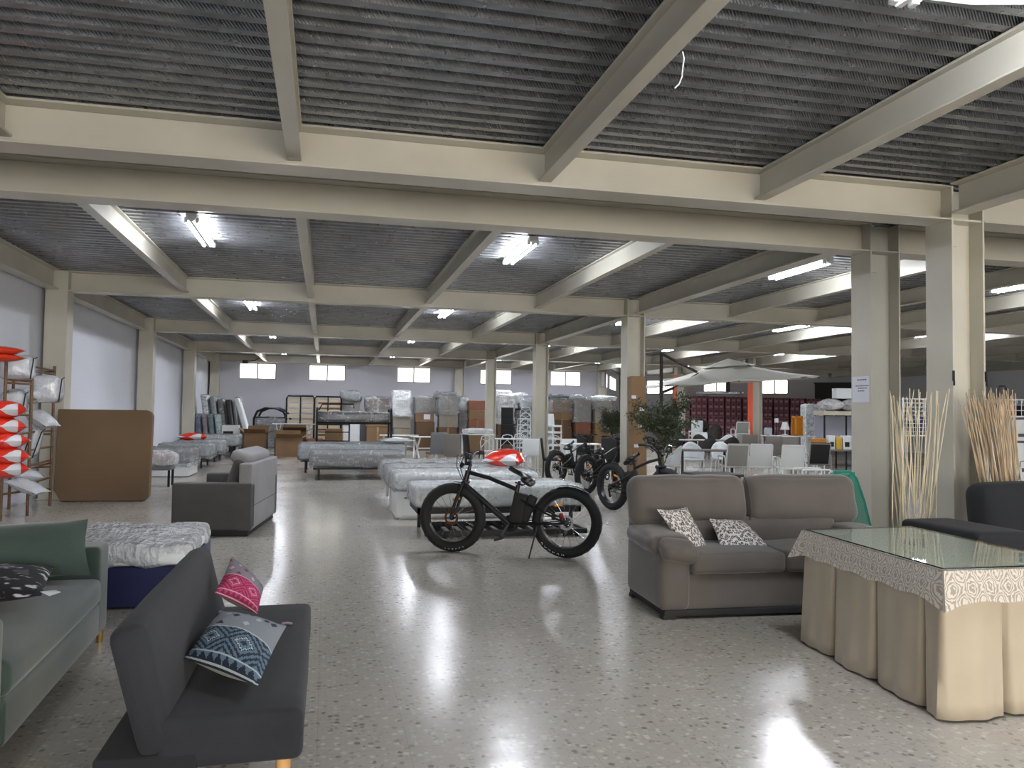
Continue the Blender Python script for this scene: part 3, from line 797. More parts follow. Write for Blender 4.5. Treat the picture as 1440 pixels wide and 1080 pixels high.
# navy boxed bed base and its wrapped thin mattress between the green sofa and the futon
t = tag(soft((1.0, 1.35, .30), .02, (-1.50, 7.13, .165), blue_f, 'bed_base', None, n=3), 'navy blue fabric box bed base behind the green sofa', 'bed base')
for (x, y) in ((-1.95, 6.55), (-1.06, 6.55), (-1.95, 7.7), (-1.06, 7.7)): 
    o = MB().lathe([(.02, 0), (.025, .03)], 10, TR(x, y, 0)).build('foot', black_matte, t)
t = tag(soft((1.0, 1.37, .10), .04, (-1.50, 7.13, .37), matt_white, 'mattress', None, n=6, puff=(0, 0, .01)), 'thin white mattress in loose plastic on the navy base', 'mattress')
soft((1.03, 1.40, .14), .05, (-1.50, 7.13, .395), film_thick, 'plastic_cover', t, n=16, puff=(0, 0, .03), wr=.05, ws=3.6)

# ------------------------------------------------------------------ fat-tyre bikes
def text_obj(s, size):
    cu = bpy.data.curves.new('t', 'FONT'); cu.body = s; cu.size = size; cu.align_x = 'CENTER'; cu.align_y = 'CENTER'
    o = bpy.data.objects.new('t', cu); COL.objects.link(o)
    bpy.context.view_layer.update()
    dg = bpy.context.evaluated_depsgraph_get(); me = bpy.data.meshes.new_from_object(o.evaluated_get(dg))
    vs = [v.co.copy() for v in me.vertices]; fs = [tuple(p.vertices) for p in me.polygons]
    bpy.data.objects.remove(o); bpy.data.curves.remove(cu); bpy.data.meshes.remove(me)
    return vs, fs
def bike(label, loc, rz, letters=False):
    t = thing('fat_tyre_bike', label, 'bicycle', loc, rz)
    RW, TW, WB = .375, .058, 1.255
    def wheel(cx, rear):
        m = MB(); n = 56; k = 14; vs = []; fs = []
        for i in range(n):
            a = 2*PI*i/n
            for j in range(k):
                b = 2*PI*j/k; rr = RW-TW+TW*math.cos(b)*1.0; yy = TW*.98*math.sin(b)
                if math.cos(b) > .55 and (i+j) % 2: rr -= .006
                vs.append((cx+rr*math.cos(a), yy, RW+rr*math.sin(a)))
        for i in range(n):
            for j in range(k): fs.append((i*k+j, i*k+(j+1) % k, ((i+1) % n)*k+(j+1) % k, ((i+1) % n)*k+j))
        m.add(vs, fs); ty = m.build('tyre', rubber, t, ang=50)
        X = TR(cx, 0, RW) @ RX(PI/2)
        MB().lathe([(.262, -.036), (.278, -.038), (.278, .038), (.262, .036), (.256, .0)], 48, X, closed=True).build('rim', black_paint, t)
        m = MB()
        for i in range(18):
            a = 2*PI*i/18; s = 1 if i % 2 else -1; a2 = a+s*.5
            m.tube([(cx+.022*math.cos(a2), s*.03, RW+.022*math.sin(a2)), (cx+.258*math.cos(a), s*.008, RW+.258*math.sin(a))], .002, 5)
        m.build('spokes', steel, t)
        MB().lathe([(.012, -.075), (.012, -.035), (.028, -.034), (.018, -.02), (.018, .02), (.028, .034), (.012, .036), (.012, .075)], 16, X).build('hub', dark_steel, t)
        MB().lathe([(.055, -.046), (.078, -.046), (.078, -.043), (.055, -.043)], 28, X, closed=True).build('brake_disc', copper if not rear else steel, t)
        a = math.radians(100 if not rear else 62); m = MB()
        m.box((cx+.2*math.cos(a), -.012, RW+.2*math.sin(a)), (.085, .012, .028), R=RY(.25)); m.build('reflector', amber, t, bevel=.004)
        return ty
    wr = wheel(0, True); wf = wheel(WB, False)
    bb = (.62, 0, .33); sc = (.545, 0, .70); ht = (1.085, 0, .885); hb = (1.125, 0, .735)
    m = MB()
    m.tube([sc, (.85, 0, .815), (1.09, 0, .87)], .024, 12)
    m.tube([bb, hb], [.034, .030], 12)
    m.tube([bb, (.53, 0, .75)], .021, 12)
    m.tube([ht, hb], .030, 14)
    for s in (-1, 1):
        m.tube([(.60, s*.035, .33), (.42, s*.075, .345), (0, s*.085, RW)], .013, 8)
        m.tube([(.56, s*.02, .64), (.40, s*.07, .55), (0, s*.085, RW)], .011, 8)
    m.build('frame', black_paint, t)
    m = MB()
    for s in (-1, 1): m.tube([(1.115, s*.075, .755), (1.20, s*.08, .56), (WB, s*.082, RW)], [.021, .019, .015], 10)
    m.tube([(1.115, -.09, .755), (1.115, .09, .755)], .026, 10)
    m.build('fork', black_paint, t)
    m = MB(); m.tube([(1.08, 0, .88), (1.062, 0, .95), (1.09, 0, .97)], .02, 10); m.box((1.085, 0, .965), (.07, .05, .045)); m.build('stem', black_paint, t, bevel=.006)
    hbar = MB().tube([(1.02, -.34, 1.08), (1.05, -.18, 1.075), (1.095, -.07, .985), (1.10, 0, .975), (1.095, .07, .985), (1.05, .18, 1.075), (1.02, .34, 1.08)], .0125, 10).build('handlebar', black_paint, t)
    for s in (-1, 1):
        MB().tube([(1.018, s*.345, 1.08), (1.035, s*.24, 1.078)], .018, 10).build('grip', rubber, hbar)
        MB().tube([(1.04, s*.21, 1.075), (1.10, s*.23, 1.06), (1.10, s*.32, 1.05)], .006, 6).build('brake_lever', steel, hbar)
        MB().tube([(1.06, s*.19, 1.06), (1.17, s*.14, 1.05), (1.2, s*.06, .93), (1.15, s*.03, .80), (1.11, s*.03, .74)], .0045, 6).build('brake_cable', black_matte, hbar)
    m = MB(); m.soft((.07, .09, .06), .015, X=TR(1.085, .0, 1.04), n=2); m.build('display', dark_steel, hbar)
    m = MB(); m.tube([(1.14, 0, .93), (1.17, 0, .95)], .03, 12); m.build('headlight', dark_steel, t)
    # saddle, wide at the rear, narrow nose
    m = MB()
    def sad(u, v):
        x = .30*u; w = .112*max(.16, math.exp(-((u-.22)/.30)**2)); yy = (v-.5)*2
        zz = .045*(1-yy*yy)**.5 + .02*math.exp(-((u-.1)/.15)**2)-.02*u*0 if abs(yy) < 1 else 0
        return Vector((.40+x, w*yy, .80+zz+.012*math.sin(u*5)))
    m.patch(sad, 18, 10); m.patch(lambda u, v: Vector((sad(u, v).x, sad(u, v).y, .795+.012*math.sin(u*5))), 18, 10, flip=True)
    m.soft((.15, .20, .07), .034, X=TR(.455, 0, .805), n=4)
    Q = TR(.46, 0, .80) @ RY(math.radians(-33)) @ TR(-.49, 0, -.79)
    m.v = [Q @ p for p in m.v]
    m.build('saddle', simple('saddle_vinyl', '#0d0e10', .3, coat=.3) if 'saddle_vinyl' not in bpy.data.materials else bpy.data.materials['saddle_vinyl'], t)
    m = MB(); m.tube([(.535, 0, .66), (.515, 0, .79)], .0155, 10)
    for s in (-1, 1): m.tube([(.43, s*.035, .775), (.475, s*.035, .745), (.56, s*.02, .775)], .006, 6)
    m.build('seat_post', dark_steel, t)
    soft((.155, .10, .33), .03, (.52, 0, .50), black_matte, 'battery', t, R=RY(math.radians(-11)), n=3)
    soft((.10, .075, .3), .02, (.415, 0, .50), black_matte, 'controller_box', t, R=RY(math.radians(-22)), n=3)
    X = TR(.62, 0, .33) @ RX(PI/2)
    cr = MB().lathe([(.055, .052), (.09, .052), (.09, .056), (.055, .056)], 30, X, closed=True).build('chainring', dark_steel, t)
    for s, a in ((1, -1.05), (-1, PI-1.05)):
        ex, ez = .62+.165*math.cos(a), .33+.165*math.sin(a)
        c = MB().bar((.62, s*.07, .33), (ex, s*.085, ez), .014, .026).build('crank', dark_steel, t, bevel=.004)
        MB().box((ex, s*.13, ez), (.09, .085, .022), R=RY(.3)).build('pedal', black_matte, c, bevel=.005)
    m = MB(); m.tube([(.62, -.054, .42), (.0, -.06, RW+.045)], .005, 5); m.tube([(.62, -.054, .24), (.0, -.06, RW-.06)], .005, 5); m.build('chain', dark_steel, t)
    m = MB().lathe([(.02, .03), (.055, .034), (.05, .05), (.03, .06)], 22, TR(0, 0, RW) @ RX(PI/2)); m.build('cassette', dark_steel, t)
    m = MB(); m.bar((0, -.075, RW-.03), (.03, -.07, RW-.14), .016, .03); m.tube([(.03, -.065, RW-.14), (.034, -.072, RW-.14)], .025, 10); m.build('derailleur', dark_steel, t)
    soft((.045, .03, .06), .01, (.05, .06, RW+.07), red_anod, 'brake_caliper', t, n=2)
    MB().tube([(.30, .09, .33), (.36, .21, .012)], .009, 8).build('kickstand', dark_steel, t)
    m = MB(); m.patch(lambda u, v: Vector(((RW+.012)*math.cos(1.25+u*1.0), (v-.5)*.07, RW+(RW+.012)*math.sin(1.25+u*1.0))), 14, 3); m.patch(lambda u, v: Vector(((RW+.009)*math.cos(1.25+u*1.0), (v-.5)*.07, RW+(RW+.009)*math.sin(1.25+u*1.0))), 14, 3, flip=True)
    m.build('mudguard', black_matte, t)
    m = MB(); m.patch(lambda u, v: Vector((WB+(RW+.012)*math.cos(1.6+u*.5), (v-.5)*.07, RW+(RW+.012)*math.sin(1.6+u*.5))), 10, 3); m.patch(lambda u, v: Vector((WB+(RW+.009)*math.cos(1.6+u*.5), (v-.5)*.07, RW+(RW+.009)*math.sin(1.6+u*.5))), 10, 3, flip=True)
    m.build('mudguard', black_matte, t)
    if letters:
        # white lettering on the side wall of each tyre (the side the photo shows is local +y, seen with x running left)
        for (cx, par, mid, word, st, sz) in ((0, wr, -PI/2+.47, 'KONDAN', .15, .042), (WB, wf, -PI/2-.12, 'KONDAN', .12, .026)):
            m = MB(); rr = RW-TW+.014
            for i, ch in enumerate(word):
                vs, fs = text_obj(ch, sz)
                a = mid-(i-(len(word)-1)/2)*st       # advancing to the viewer's right = -x
                px_, pz_ = cx+rr*math.cos(a), RW+rr*math.sin(a)
                # letter frame: right = tangent towards viewer-right, up = towards the hub
                up = Vector((-math.cos(a), 0, -math.sin(a))); rt = Vector((math.sin(a), 0, -math.cos(a)))
                if rt.x > 0: rt = -rt
                Mx = Matrix((rt, up, Vector((0, 1, 0)))).transposed().to_4x4(); Mx.translation = Vector((px_, TW*.95, pz_))
                m.add(vs, fs, Mx)
            m.build('tyre_lettering', paper, par, smooth=False)
    return t
def brz(r, f): return math.atan2(f[1]-r[1], f[0]-r[0])
BR, BF = (2.5, 7.97), (1.38, 8.53)
b1 = bike('black fat-tyre electric bike on its kickstand in front of the wrapped beds', (BR[0], BR[1], 0), brz(BR, BF), True)
b0 = bike('x', (0, 0, 0), 0.)
for k, (ru, rf, fu, ff, lab) in enumerate(((862, 12.6, 930, 11.65, 'black fat-tyre bike nearest the olive tree, just behind the taupe sofa'), (826, 15., 873, 15.9, 'black fat-tyre bike in the middle of the three behind the taupe sofa'), (783, 16.9, 832, 17.9, 'black fat-tyre bike farthest back of the three, nearest the slim column'))):
    r = FD(ru, 585, rf); f = FD(fu, 585, ff); a = brz(r, f)
    if k == 0: b0.location = (r.x, r.y, 0); b0.rotation_euler = (0, 0, a); b0['label'] = lab; b0['group'] = 'bikes behind the sofa'
    else: dup(b0, (r.x, r.y, 0), a, lab, 'bikes behind the sofa')

# ------------------------------------------------------------------ beds
def bedbase(name, label, x0, x1, y0, y1, zt, mat=bed_black, h=.07, leg=.022, slats=False, legs6=True, cat='bed base'):
    t = thing(name, label, cat, ((x0+x1)/2, (y0+y1)/2, 0)); L, Wd = x1-x0, y1-y0
    m = MB(); q = .04
    m.bb(-L/2, L/2, -Wd/2, -Wd/2+q, zt-h, zt); m.bb(-L/2, L/2, Wd/2-q, Wd/2, zt-h, zt); m.bb(-L/2, -L/2+q, -Wd/2, Wd/2, zt-h, zt); m.bb(L/2-q, L/2, -Wd/2, Wd/2, zt-h, zt)
    m.build('frame', mat, t, bevel=.004)
    m = MB()
    for i in range(12):
        x = -L/2+.1+i*(L-.2)/11; m.bb(x-.035, x+.035, -Wd/2+q, Wd/2-q, zt-.035, zt-.012)
    m.build('slats', mat if not slats else wood_light, t, smooth=False)
    for sx in (-1, 1):
        for s2 in (-1, 1): MB().bb(sx*(L/2-.12)-leg, sx*(L/2-.12)+leg, s2*(Wd/2-.06)-leg, s2*(Wd/2-.06)+leg, 0, zt-h).build('leg', mat, t, bevel=.003)
    return t
def mattress(label, x0, x1, y0, y1, z0, z1, mat, film_m=None, group=None, ov=.02, wr=.02, hang=0., seed=0., name='mattress'):
    o = soft((x1-x0, y1-y0, z1-z0), min(.06, (z1-z0)*.45), (0, 0, 0), mat, name, None, puff=(0, 0, .012), n=8, wr=.006, bev=3)
    o.location = ((x0+x1)/2, (y0+y1)/2, (z0+z1)/2); tag(o, label, 'mattress', group)
    if film_m:
        soft((x1-x0+2*ov, y1-y0+2*ov, z1-z0+ov+hang), .05, (0, 0, ov/2-hang/2), film_m, 'plastic_cover', o, n=16, wr=wr, ws=4.5, seed=seed, puff=(.02, .01, .015), bev=3)
    return o
# the group behind the near bike
bedbase('bed_base', 'black metal slatted bed base right behind the near bike', 1.12, 3.2, 9.6, 10.5, .345)
mattress('wrapped grey-sided mattress right behind the near bike', 1.1, 3.22, 9.58, 10.52, .35, .61, matt_white, film_m=film, seed=1)
t = bedbase('bed_base', 'black slatted frame lying low on the floor under the near wrapped bed', 1.3, 3.2, 9.35, 10.2, .10, h=.06)
t = thing('storage_bed_base', 'white storage bed base with drawers, left end showing beside the near bike', 'bed base', (2.05, 11.6, 0))
m = MB(); m.bb(-1.05, 1.0, -.45, .45, .03, .40); m.build('body', white_paint, t, bevel=.006)
for i in range(2):
    d = MB().bb(-.96+i*.95, -.06+i*.95, -.472, -.45, .06, .30).build('drawer', white_paint, t, bevel=.004)
    MB().bb(-.94+i*.95, -.10+i*.95, -.476, -.455, .302, .318).build('grip_slot', black_matte, d, smooth=False)
MB().bb(-1.0, .95, -.40, .40, 0, .03).build('plinth', white_paint, t, smooth=False)
mattress('wrapped white mattress on the white storage bed base', .98, 3.07, 11.14, 12.06, .405, .655, matt_white, film, seed=2, hang=.02)
for k, (y, lab) in enumerate(((12.3, 'second wrapped white mattress behind the near bike\'s bed row, third counting from the bike'), (13.5, 'farthest wrapped white mattress of the row behind the near bike'))):
    bedbase('bed_base', ['white bed base hidden under the third wrapped mattress from the bike', 'white bed base under the farthest wrapped mattress from the bike'][k], 1.0, 3.05-.2*k, y, y+.92, .40, white_paint)
    mattress(lab, .98, 3.07-.2*k, y, y+.94, .405, .655, matt_white, film, seed=3+k, wr=.03, hang=.03)
def pack(label, c, d, rz, mats, group=None, cat='pillow', seed=0., name='packed_pillow', tilt=(0, 0), pinch=.12, squash=.6):
    """a pillow in a printed plastic bag: puffed body, flat welded edges"""
    m = MB(); L, Wd, Hh = d
    def mk(sg):
        def fn(u, v):
            k = max(0., math.sin(PI*u)*math.sin(PI*v))**squash
            e = pinch*(math.sin(PI*u)*(abs(2*v-1)**4)+math.sin(PI*v)*(abs(2*u-1)**4))
            w = noise.noise(Vector((u*5+seed, v*5, sg*2.+seed)))*.14*k
            return Vector(((u-.5)*L*(1-e), (v-.5)*Wd*(1-e), sg*Hh*.5*(k+w)))
        return fn
    m.patch(mk(1), 14, 12); m.patch(mk(-1), 14, 12, flip=True)
    o = m.build(name, mats, ang=80); o.location = c; o.rotation_euler = (tilt[0], tilt[1], rz)
    return tag(o, label, cat, group)
def redwhite():
    t = NT('red_white_pillow_bag'); uv, u, v = uvsep(t); co = t.co()
    w = t.math('ADD', v, t.math('MULTIPLY', t.math('SINE', t.math('MULTIPLY', u, 5.)), .16))
    m = t.math('LESS_THAN', t.math('ABSOLUTE', t.math('SUBTRACT', w, .52)), .36)
    m = t.math('MAXIMUM', m, t.math('GREATER_THAN', u, .78))
    k = t.math('MULTIPLY', m, t.math('LESS_THAN', t.math('ABSOLUTE', t.math('SUBTRACT', u, .5)), .45))
    b = t.bsdf(Roughness=.16, Coat_Weight=.7); t.l(t.mix(k, lin('#c9ccce'), lin('#d2301c')), b.inputs['Base Color'])
    t.l(t.bump(t.noise(co, 16, 5, .6), .5, .02), b.inputs['Normal']); return t.done(b)
rwbag = redwhite()
pack('red and white bagged pillow on the wrapped mattresses above the bike saddle', (2.86, 12.5, .79), (.72, .5, .30), -.3, [rwbag], seed=4, tilt=(.16, 0))
# middle pair of beds at the aisle
bedbase('bed_base', 'black metal bed base with round legs under the nearer middle bed', -.22, 1.75, 17.85, 19.15, .30)
mattress('grey mattress in torn clear plastic, nearer of the two middle beds', -.28, 1.78, 17.8, 19.2, .305, .60, matt_side, film, seed=6, hang=.03)
bedbase('bed_base', 'black metal bed base under the farther middle bed', -.55, 1.95, 20.0, 21.3, .34)
mattress('grey wrapped mattress, farther of the two middle beds', -.6, 2.0, 19.95, 21.35, .345, .70, matt_grey, film, seed=7, hang=.04)
pack('white bagged pillow with dark edge on the farther middle bed', (1.78, 20.2, .80), (.9, .55, .16), .15, [bagm], seed=8)
# bunk bed
t = thing('bunk_bed', 'black metal bunk bed carrying a dark wrapped mattress', 'bunk bed', (.83, 23.4, 0))
m = MB()
for sx in (-1.04, 1.04):
    for y in (-.48, .48): m.tube([(sx, y, 0), (sx, y, 1.55)], .028, 8)
    m.tube([(sx, -.48, 1.55), (sx, -.44, 1.6), (sx, .44, 1.6), (sx, .48, 1.55)], .028, 8)
    m.tube([(sx, -.48, .4), (sx, .48, .4)], .02, 6); m.tube([(sx, -.48, 1.2), (sx, .48, 1.2)], .02, 6)
for y in (-.48, .48):
    for z in (1.19, .40): m.tube([(-1.04, y, z), (1.04, y, z)], .03, 8)
m.build('frame', black_paint, t)
m = MB(); x0, x1 = -1.0, -.14
for z in (.60, .68, .93, 1.14): m.tube([(x0, -.5, z), (x1, -.5, z)], .018, 6)
m.tube([(x1, -.5, .42), (x1, -.5, 1.17)], .022, 6); m.build('ladder', black_paint, t)
m = MB(); m.tube([(-1.0, .5, 1.55), (-.9, .5, 1.73), (0, .5, 1.74), (.02, .5, 1.62)], .024, 8); m.build('guard_rail', black_paint, t)
o = mattress('dark charcoal wrapped mattress lying on the top bunk', -.17, 1.83, 22.97, 23.83, 1.225, 1.50, matt_dark, film, seed=9, ov=.015)
# row of beds along the left wall
for k, (y, d, lab, mt) in enumerate(((18.85, 1.3, 'nearest wrapped grey-sided mattress of the left wall beds', matt_side), (21.75, 1.3, 'second wrapped mattress of the left wall beds', matt_grey), (24.3, 1.3, 'third wrapped mattress of the left wall beds', matt_grey), (26.2, 1.2, 'farthest wrapped pale blue mattress of the left wall beds', matt_grey))):
    bn = ['white box bed base under the nearest left wall mattress', 'black metal bed base under the second left wall mattress', 'black metal bed base under the third left wall mattress', 'black metal bed base under the farthest left wall mattress'][k]
    if k == 0:
        t = thing('bed_base', bn, 'bed base', (-3.55, y+d/2, 0))
        MB().bb(-.58, .62, -d/2+.02, d/2-.02, .02, .30).build('body', white_paint, t, bevel=.008); MB().bb(-.5, .54, -d/2+.08, d/2-.08, 0, .02).build('plinth', white_paint, t, smooth=False)
    else: bedbase('bed_base', bn, -4.12, -2.97+.25*(k == 3), y+.02, y+d-.02, .30+.1*(k == 3))
    mattress(lab, -4.14, -2.9+.25*(k == 3), y, y+d, .305+.1*(k == 3), .60+.1*(k == 3), mt, film, seed=11+k, hang=.08 if k < 3 else .03, wr=.045, ov=.03)
pack('red and white bagged pillow lying on the third left wall mattress', (-3.75, 24.7, .72), (.9, .5, .24), .1, [rwbag], seed=15)
t = thing('stool', 'low grey stool with black legs in front of the nearest left wall bed', 'stool', (-3.2, 16.75, 0))
soft((.62, .5, .1), .02, (0, 0, .37), matt_side, 'seat', t, n=3)
for x in (-.27, .27):
    for y in (-.2, .2): MB().bb(x-.02, x+.02, y-.02, y+.02, 0, .32).build('leg', black_matte, t)
pack('dark red cushion in crumpled clear plastic on the low grey stool', (-3.2, 16.72, .545), (.72, .55, .26), .2, [simple('dark_red_cloth', '#8c2f35', .6, var=.3, vs=6)], cat='cushion', seed=16, name='wrapped_cushion')
o = [x for x in COL.objects if x.name == 'wrapped_cushion'][0]
soft((.78, .6, .27), .09, (0, 0, 0), film_thick, 'plastic_cover', o, n=10, wr=.05, ws=4)
# cardboard-wrapped mattress leaning on the wall
m = MB(); R = TR(-3.48, 14.10, .745) @ RZ(math.radians(-2)) @ RX(math.radians(-4))
def rr(w, h, rads, k=6):
    out = []
    for (cx, cz, r, a0) in ((w/2, -h/2, rads[0], -90), (w/2, h/2, rads[1], 0), (-w/2, h/2, rads[2], 90), (-w/2, -h/2, rads[3], 180)):
        sx, sz = (1 if cx > 0 else -1), (1 if cz > 0 else -1)
        for j in range(k+1):
            a = math.radians(a0+90*j/k); out.append((cx-sx*r+r*math.cos(a), cz-sz*r+r*math.sin(a)))
    return out
pr = rr(1.43, 1.48, (.11, .11, .02, .02)); pr = [p for p in pr if not (p[0] < -.6 and p[1] < -.6)]+[(-.715, -.56), (-.60, -.74)]
n = len(pr); vs = [(x, -.07, z) for x, z in pr]+[(x, .07, z) for x, z in pr]
m.add(vs, [tuple(range(n)), tuple(range(2*n-1, n-1, -1))]+[(i+n, (i+1) % n+n, (i+1) % n, i) for i in range(n)], R)
o = m.build('kraft_board', simple('kraft_board', '#67523a', .8, var=.08, vs=1.5), bevel=.008, ang=30)
tag(o, 'large brown kraft board with rounded corners leaning on the left wall column', 'cardboard')

# ------------------------------------------------------------------ far left corner
def lean(label, cx, y, w, h, th, mat, tilt, group=None, film_m=film, rz=0., name='mattress', cat='mattress', seed=0.):
    """upright slab standing on its end, leaning about the Y axis by tilt (top goes to -x)"""
    z = h/2*math.cos(tilt)+th/2*abs(math.sin(tilt))
    o = soft((th, w, h), min(.05, th*.4), (0, 0, 0), mat, name, None, n=4, wr=.008); o.location = (cx, y, z+.004); o.rotation_euler = (0, -tilt, rz)
    tag(o, label, cat, group)
    if film_m: soft((th+.03, w+.03, h+.03), .05, (0, 0, .0), film_m, 'plastic_cover', o, n=10, wr=.03, ws=3, seed=seed)
    return o
for (u, f, h, th, mt, lab) in ((289, 27.7, 2.05, .18, matt_white, 'white wrapped mattress leaning closest to the far left wall column'), (301, 27.9, 2.0, .16, matt_grey, 'pale wrapped mattress, second of those leaning in the far left corner'),
                               (312, 28.1, 1.9, .20, matt_olive, 'olive grey mattress leaning in the middle of the far left corner'), (324, 28.2, 1.9, .22, matt_dark, 'charcoal mattress leaning in the far left corner'),
                               (337, 28.1, 2.0, .16, matt_olive, 'grey-green mattress leaning beside the front white one in the far left corner')):
    p = FD(u, 580, f); lean(lab, p.x, p.y+.9, 1.0, h, th, mt, math.radians(8), film_m=film if mt is not matt_dark else None, seed=u)
p = FD(350, 580, 28.6); lean('white mattress standing most tilted, in front of the grey folding bed', p.x-.12, p.y, .85, 2.0, .16, matt_white, math.radians(17), film_m=None)
for k, (u, mt, lab) in enumerate(((272, kids_green, 'green patterned small mattress, leftmost of the row of small mattresses'), (280, kids_blue, 'blue patterned small mattress, second from the left in the small row'), (289.5, kids_pink, 'pinkish small mattress in the middle of the small row'),
                      (298.5, kids_sea, 'sea blue small mattress, second from the right in the small row'), (307.5, kids_mint, 'pale mint small mattress, rightmost of the small row'))):
    p = FD(u, 590, 26.6); lean(lab, p.x, p.y+.3, .5, 1.36, .155, mt, math.radians(6), seed=u)
t = thing('side_table', 'white low bedside unit by the row of small mattresses', 'table', (-3.12, 28.6, 0))
m = MB(); m.bb(-.27, .27, -.25, .25, .62, 1.0); m.build('body', white_paint, t, bevel=.01); m = MB(); m.bb(-.22, .1, -.257, -.25, .66, .8); m.build('opening', black_matte, t, smooth=False)
for x in (-.22, .22):
    for y in (-.2, .2): MB().bb(x-.02, x+.02, y-.02, y+.02, 0, .62).build('leg', white_paint, t)
# folded bed frames
t = thing('folding_bed', 'grey folded guest bed with rounded frame standing near the far wall', 'bed', (-2.1, 32.7, 0))
m = MB(); q = [(-.6, 0, .05), (-.62, 0, 1.2), (-.5, 0, 1.48), (-.2, 0, 1.62), (.2, 0, 1.62), (.5, 0, 1.48), (.62, 0, 1.2), (.6, 0, .05)]
m.tube(q, .045, 8); m.tube([(x+.14, y+.2, z) for x, y, z in q], .045, 8); m.tube([(-.6, 0, 1.25), (.6, 0, 1.25)], .03, 8); m.build('frame', dark_steel, t)
soft((1.1, .14, 1.2), .06, (0, .08, .66), matt_side, 'mattress_pad', t, n=4, wr=.02); soft((1.14, .2, 1.25), .06, (0, .08, .66), film, 'plastic_cover', t, n=8, wr=.04)
t = thing('bed_base', 'upright dark framed bed base with pale slats near the far wall', 'bed base', (-.92, 31.6, 0))
m = MB(); m.tube([(-.52, 0, .03), (-.52, 0, 2.0), (-.46, 0, 2.1), (.46, 0, 2.1), (.52, 0, 2.0), (.52, 0, .03)], .035, 8); m.tube([(-.0, .0, .03), (0, 0, 2.1)], .025, 8); m.tube([(-.52, 0, .08), (.52, 0, .08)], .03, 8); m.build('frame', dark_steel, t)
for i in range(9): MB().bb(-.49, .49, .03, .05, .2+i*.21, .34+i*.21).build('slat', simple('pale_slat', '#b9ab93', .6) if 'pale_slat' not in bpy.data.materials else bpy.data.materials['pale_slat'], t, smooth=False)
t2 = dup(t, (.12, 32.1, 0), 0, 'second upright slatted bed base, half hidden by the bunk bed'); t2.rotation_euler = (0, 0, .1)
t = thing('trestle_table', 'narrow white folding table standing before the slatted bed base', 'table', (-1.1, 30.4, 0))
MB().bb(-.75, .75, -.25, .25, 1.02, 1.05).build('tabletop', white_paint, t)
for x in (-.55, .55):
    for s in (-1, 1): MB().tube([(x-s*.12, s*.2, 0), (x+s*.08, s*.12, 1.02)], .018, 6).build('leg', white_paint, t)

# ------------------------------------------------------------------ cardboard
def box_thing(label, c, d, rz, mat, group=None, tapeit=True, lab=False, name='cardboard_box'):
    o = MB().box((0, 0, d[2]/2), d).build(name, mat, bevel=.012); o.location = c; o.rotation_euler = (0, 0, rz)
    tag(o, label, 'box', group)
    if tapeit and random.random() < .5:
        m = MB(); m.box((0, -d[1]/2-.002, d[2]/2), (.07, .004, d[2]*.98)); m.box((0, 0, d[2]+.002), (.07, d[1], .004)); m.build('tape', tape, o, smooth=False)
    if lab: MB().box((d[0]*.12, -d[1]/2-.003, d[2]*.55), (.26, .004, .2)).build('shipping_label', paper, o, smooth=False)
    return o
def open_box(label, c, d, rz, mat=card):
    t = thing('open_cardboard_box', label, 'box', c, rz); L, Wd, Hh = d; w = .012; m = MB()
    m.bb(-L/2, L/2, -Wd/2, -Wd/2+w, 0, Hh); m.bb(-L/2, L/2, Wd/2-w, Wd/2, 0, Hh); m.bb(-L/2, -L/2+w, -Wd/2+w, Wd/2-w, 0, Hh); m.bb(L/2-w, L/2, -Wd/2+w, Wd/2-w, 0, Hh); m.bb(-L/2+w, L/2-w, -Wd/2+w, Wd/2-w, 0, w)
    m.build('body', mat, t, smooth=False)
    for (x, y, sx, sy, ax, an) in ((0, -Wd/2, L*.98, Wd*.42, 'X', -.5), (0, Wd/2, L*.98, Wd*.42, 'X', .9), (-L/2, 0, L*.35, Wd*.96, 'Y', .7), (L/2, 0, L*.35, Wd*.96, 'Y', -.4)):
        R = TR(x, y, Hh) @ (RX(an if y > 0 else an) if ax == 'X' else RY(an))
        cx, cy = (0, (sy/2 if y > 0 else -sy/2)) if ax == 'X' else ((sx/2 if x > 0 else -sx/2), 0)
        MB().box((cx, cy, .008), (sx, sy, .01), X=R).build('flap', mat, t, smooth=False)
    return t
open_box('open cardboard box with one pale flap hanging, front of the open box pile', (-1.15, 27.3, 0), (.85, .7, .62), .1)
open_box('big open cardboard box at the left of the open box pile', (-2.25, 28.2, 0), (.7, .7, .75), -.05)
open_box('open cardboard box at the back of the open box pile', (-1.02, 28.9, 0), (.8, .7, .80), .03, card_dark)
open_box('small open carton at the right of the open box pile', (-.22, 28.0, 0), (.6, .5, .4), .3, card_red)
box_thing('upright brown carton between the open box pile and the bunk bed', (.35, 29.1, 0), (.6, .5, .9), -.1, card)
random.seed(21)
pal = {'c': card, 'd': card_dark, 'r': card_red, 'g': card_grey, 'w': matt_white}
Yb = 31.6
cols_ = [  # left px, right px, [(top v, mat, label?)] from the floor up (v of each box's top)
    (447, 480, [('r', 594), ('c', 574), ('r', 562)]),
    (481, 506, [('w', 591), ('g', 563)]),
    (514, 547, [('c', 600), ('c', 583), ('d', 560)]),
    (552, 578, [('g', 602), ('g', 585), ('w', 551)]),
    (583, 611, [('d', 593), ('c', 580), ('g', 559)]),
    (616, 644, [('d', 601), ('g', 583), ('g', 557)]),
    (659, 683, [('c', 604), ('r', 590), ('c', 577), ('r', 563)]),
    (698, 722, [('d', 612), ('d', 595), ('c', 556)]),
    (775, 805, [('d', 601), ('d', 590), ('c', 579), ('c', 562)]),
    (808, 832, [('d', 610), ('r', 593), ('g', 562)]),
    (834, 862, [('c', 605), ('c', 594), ('g', 575), ('g', 563)]),
]
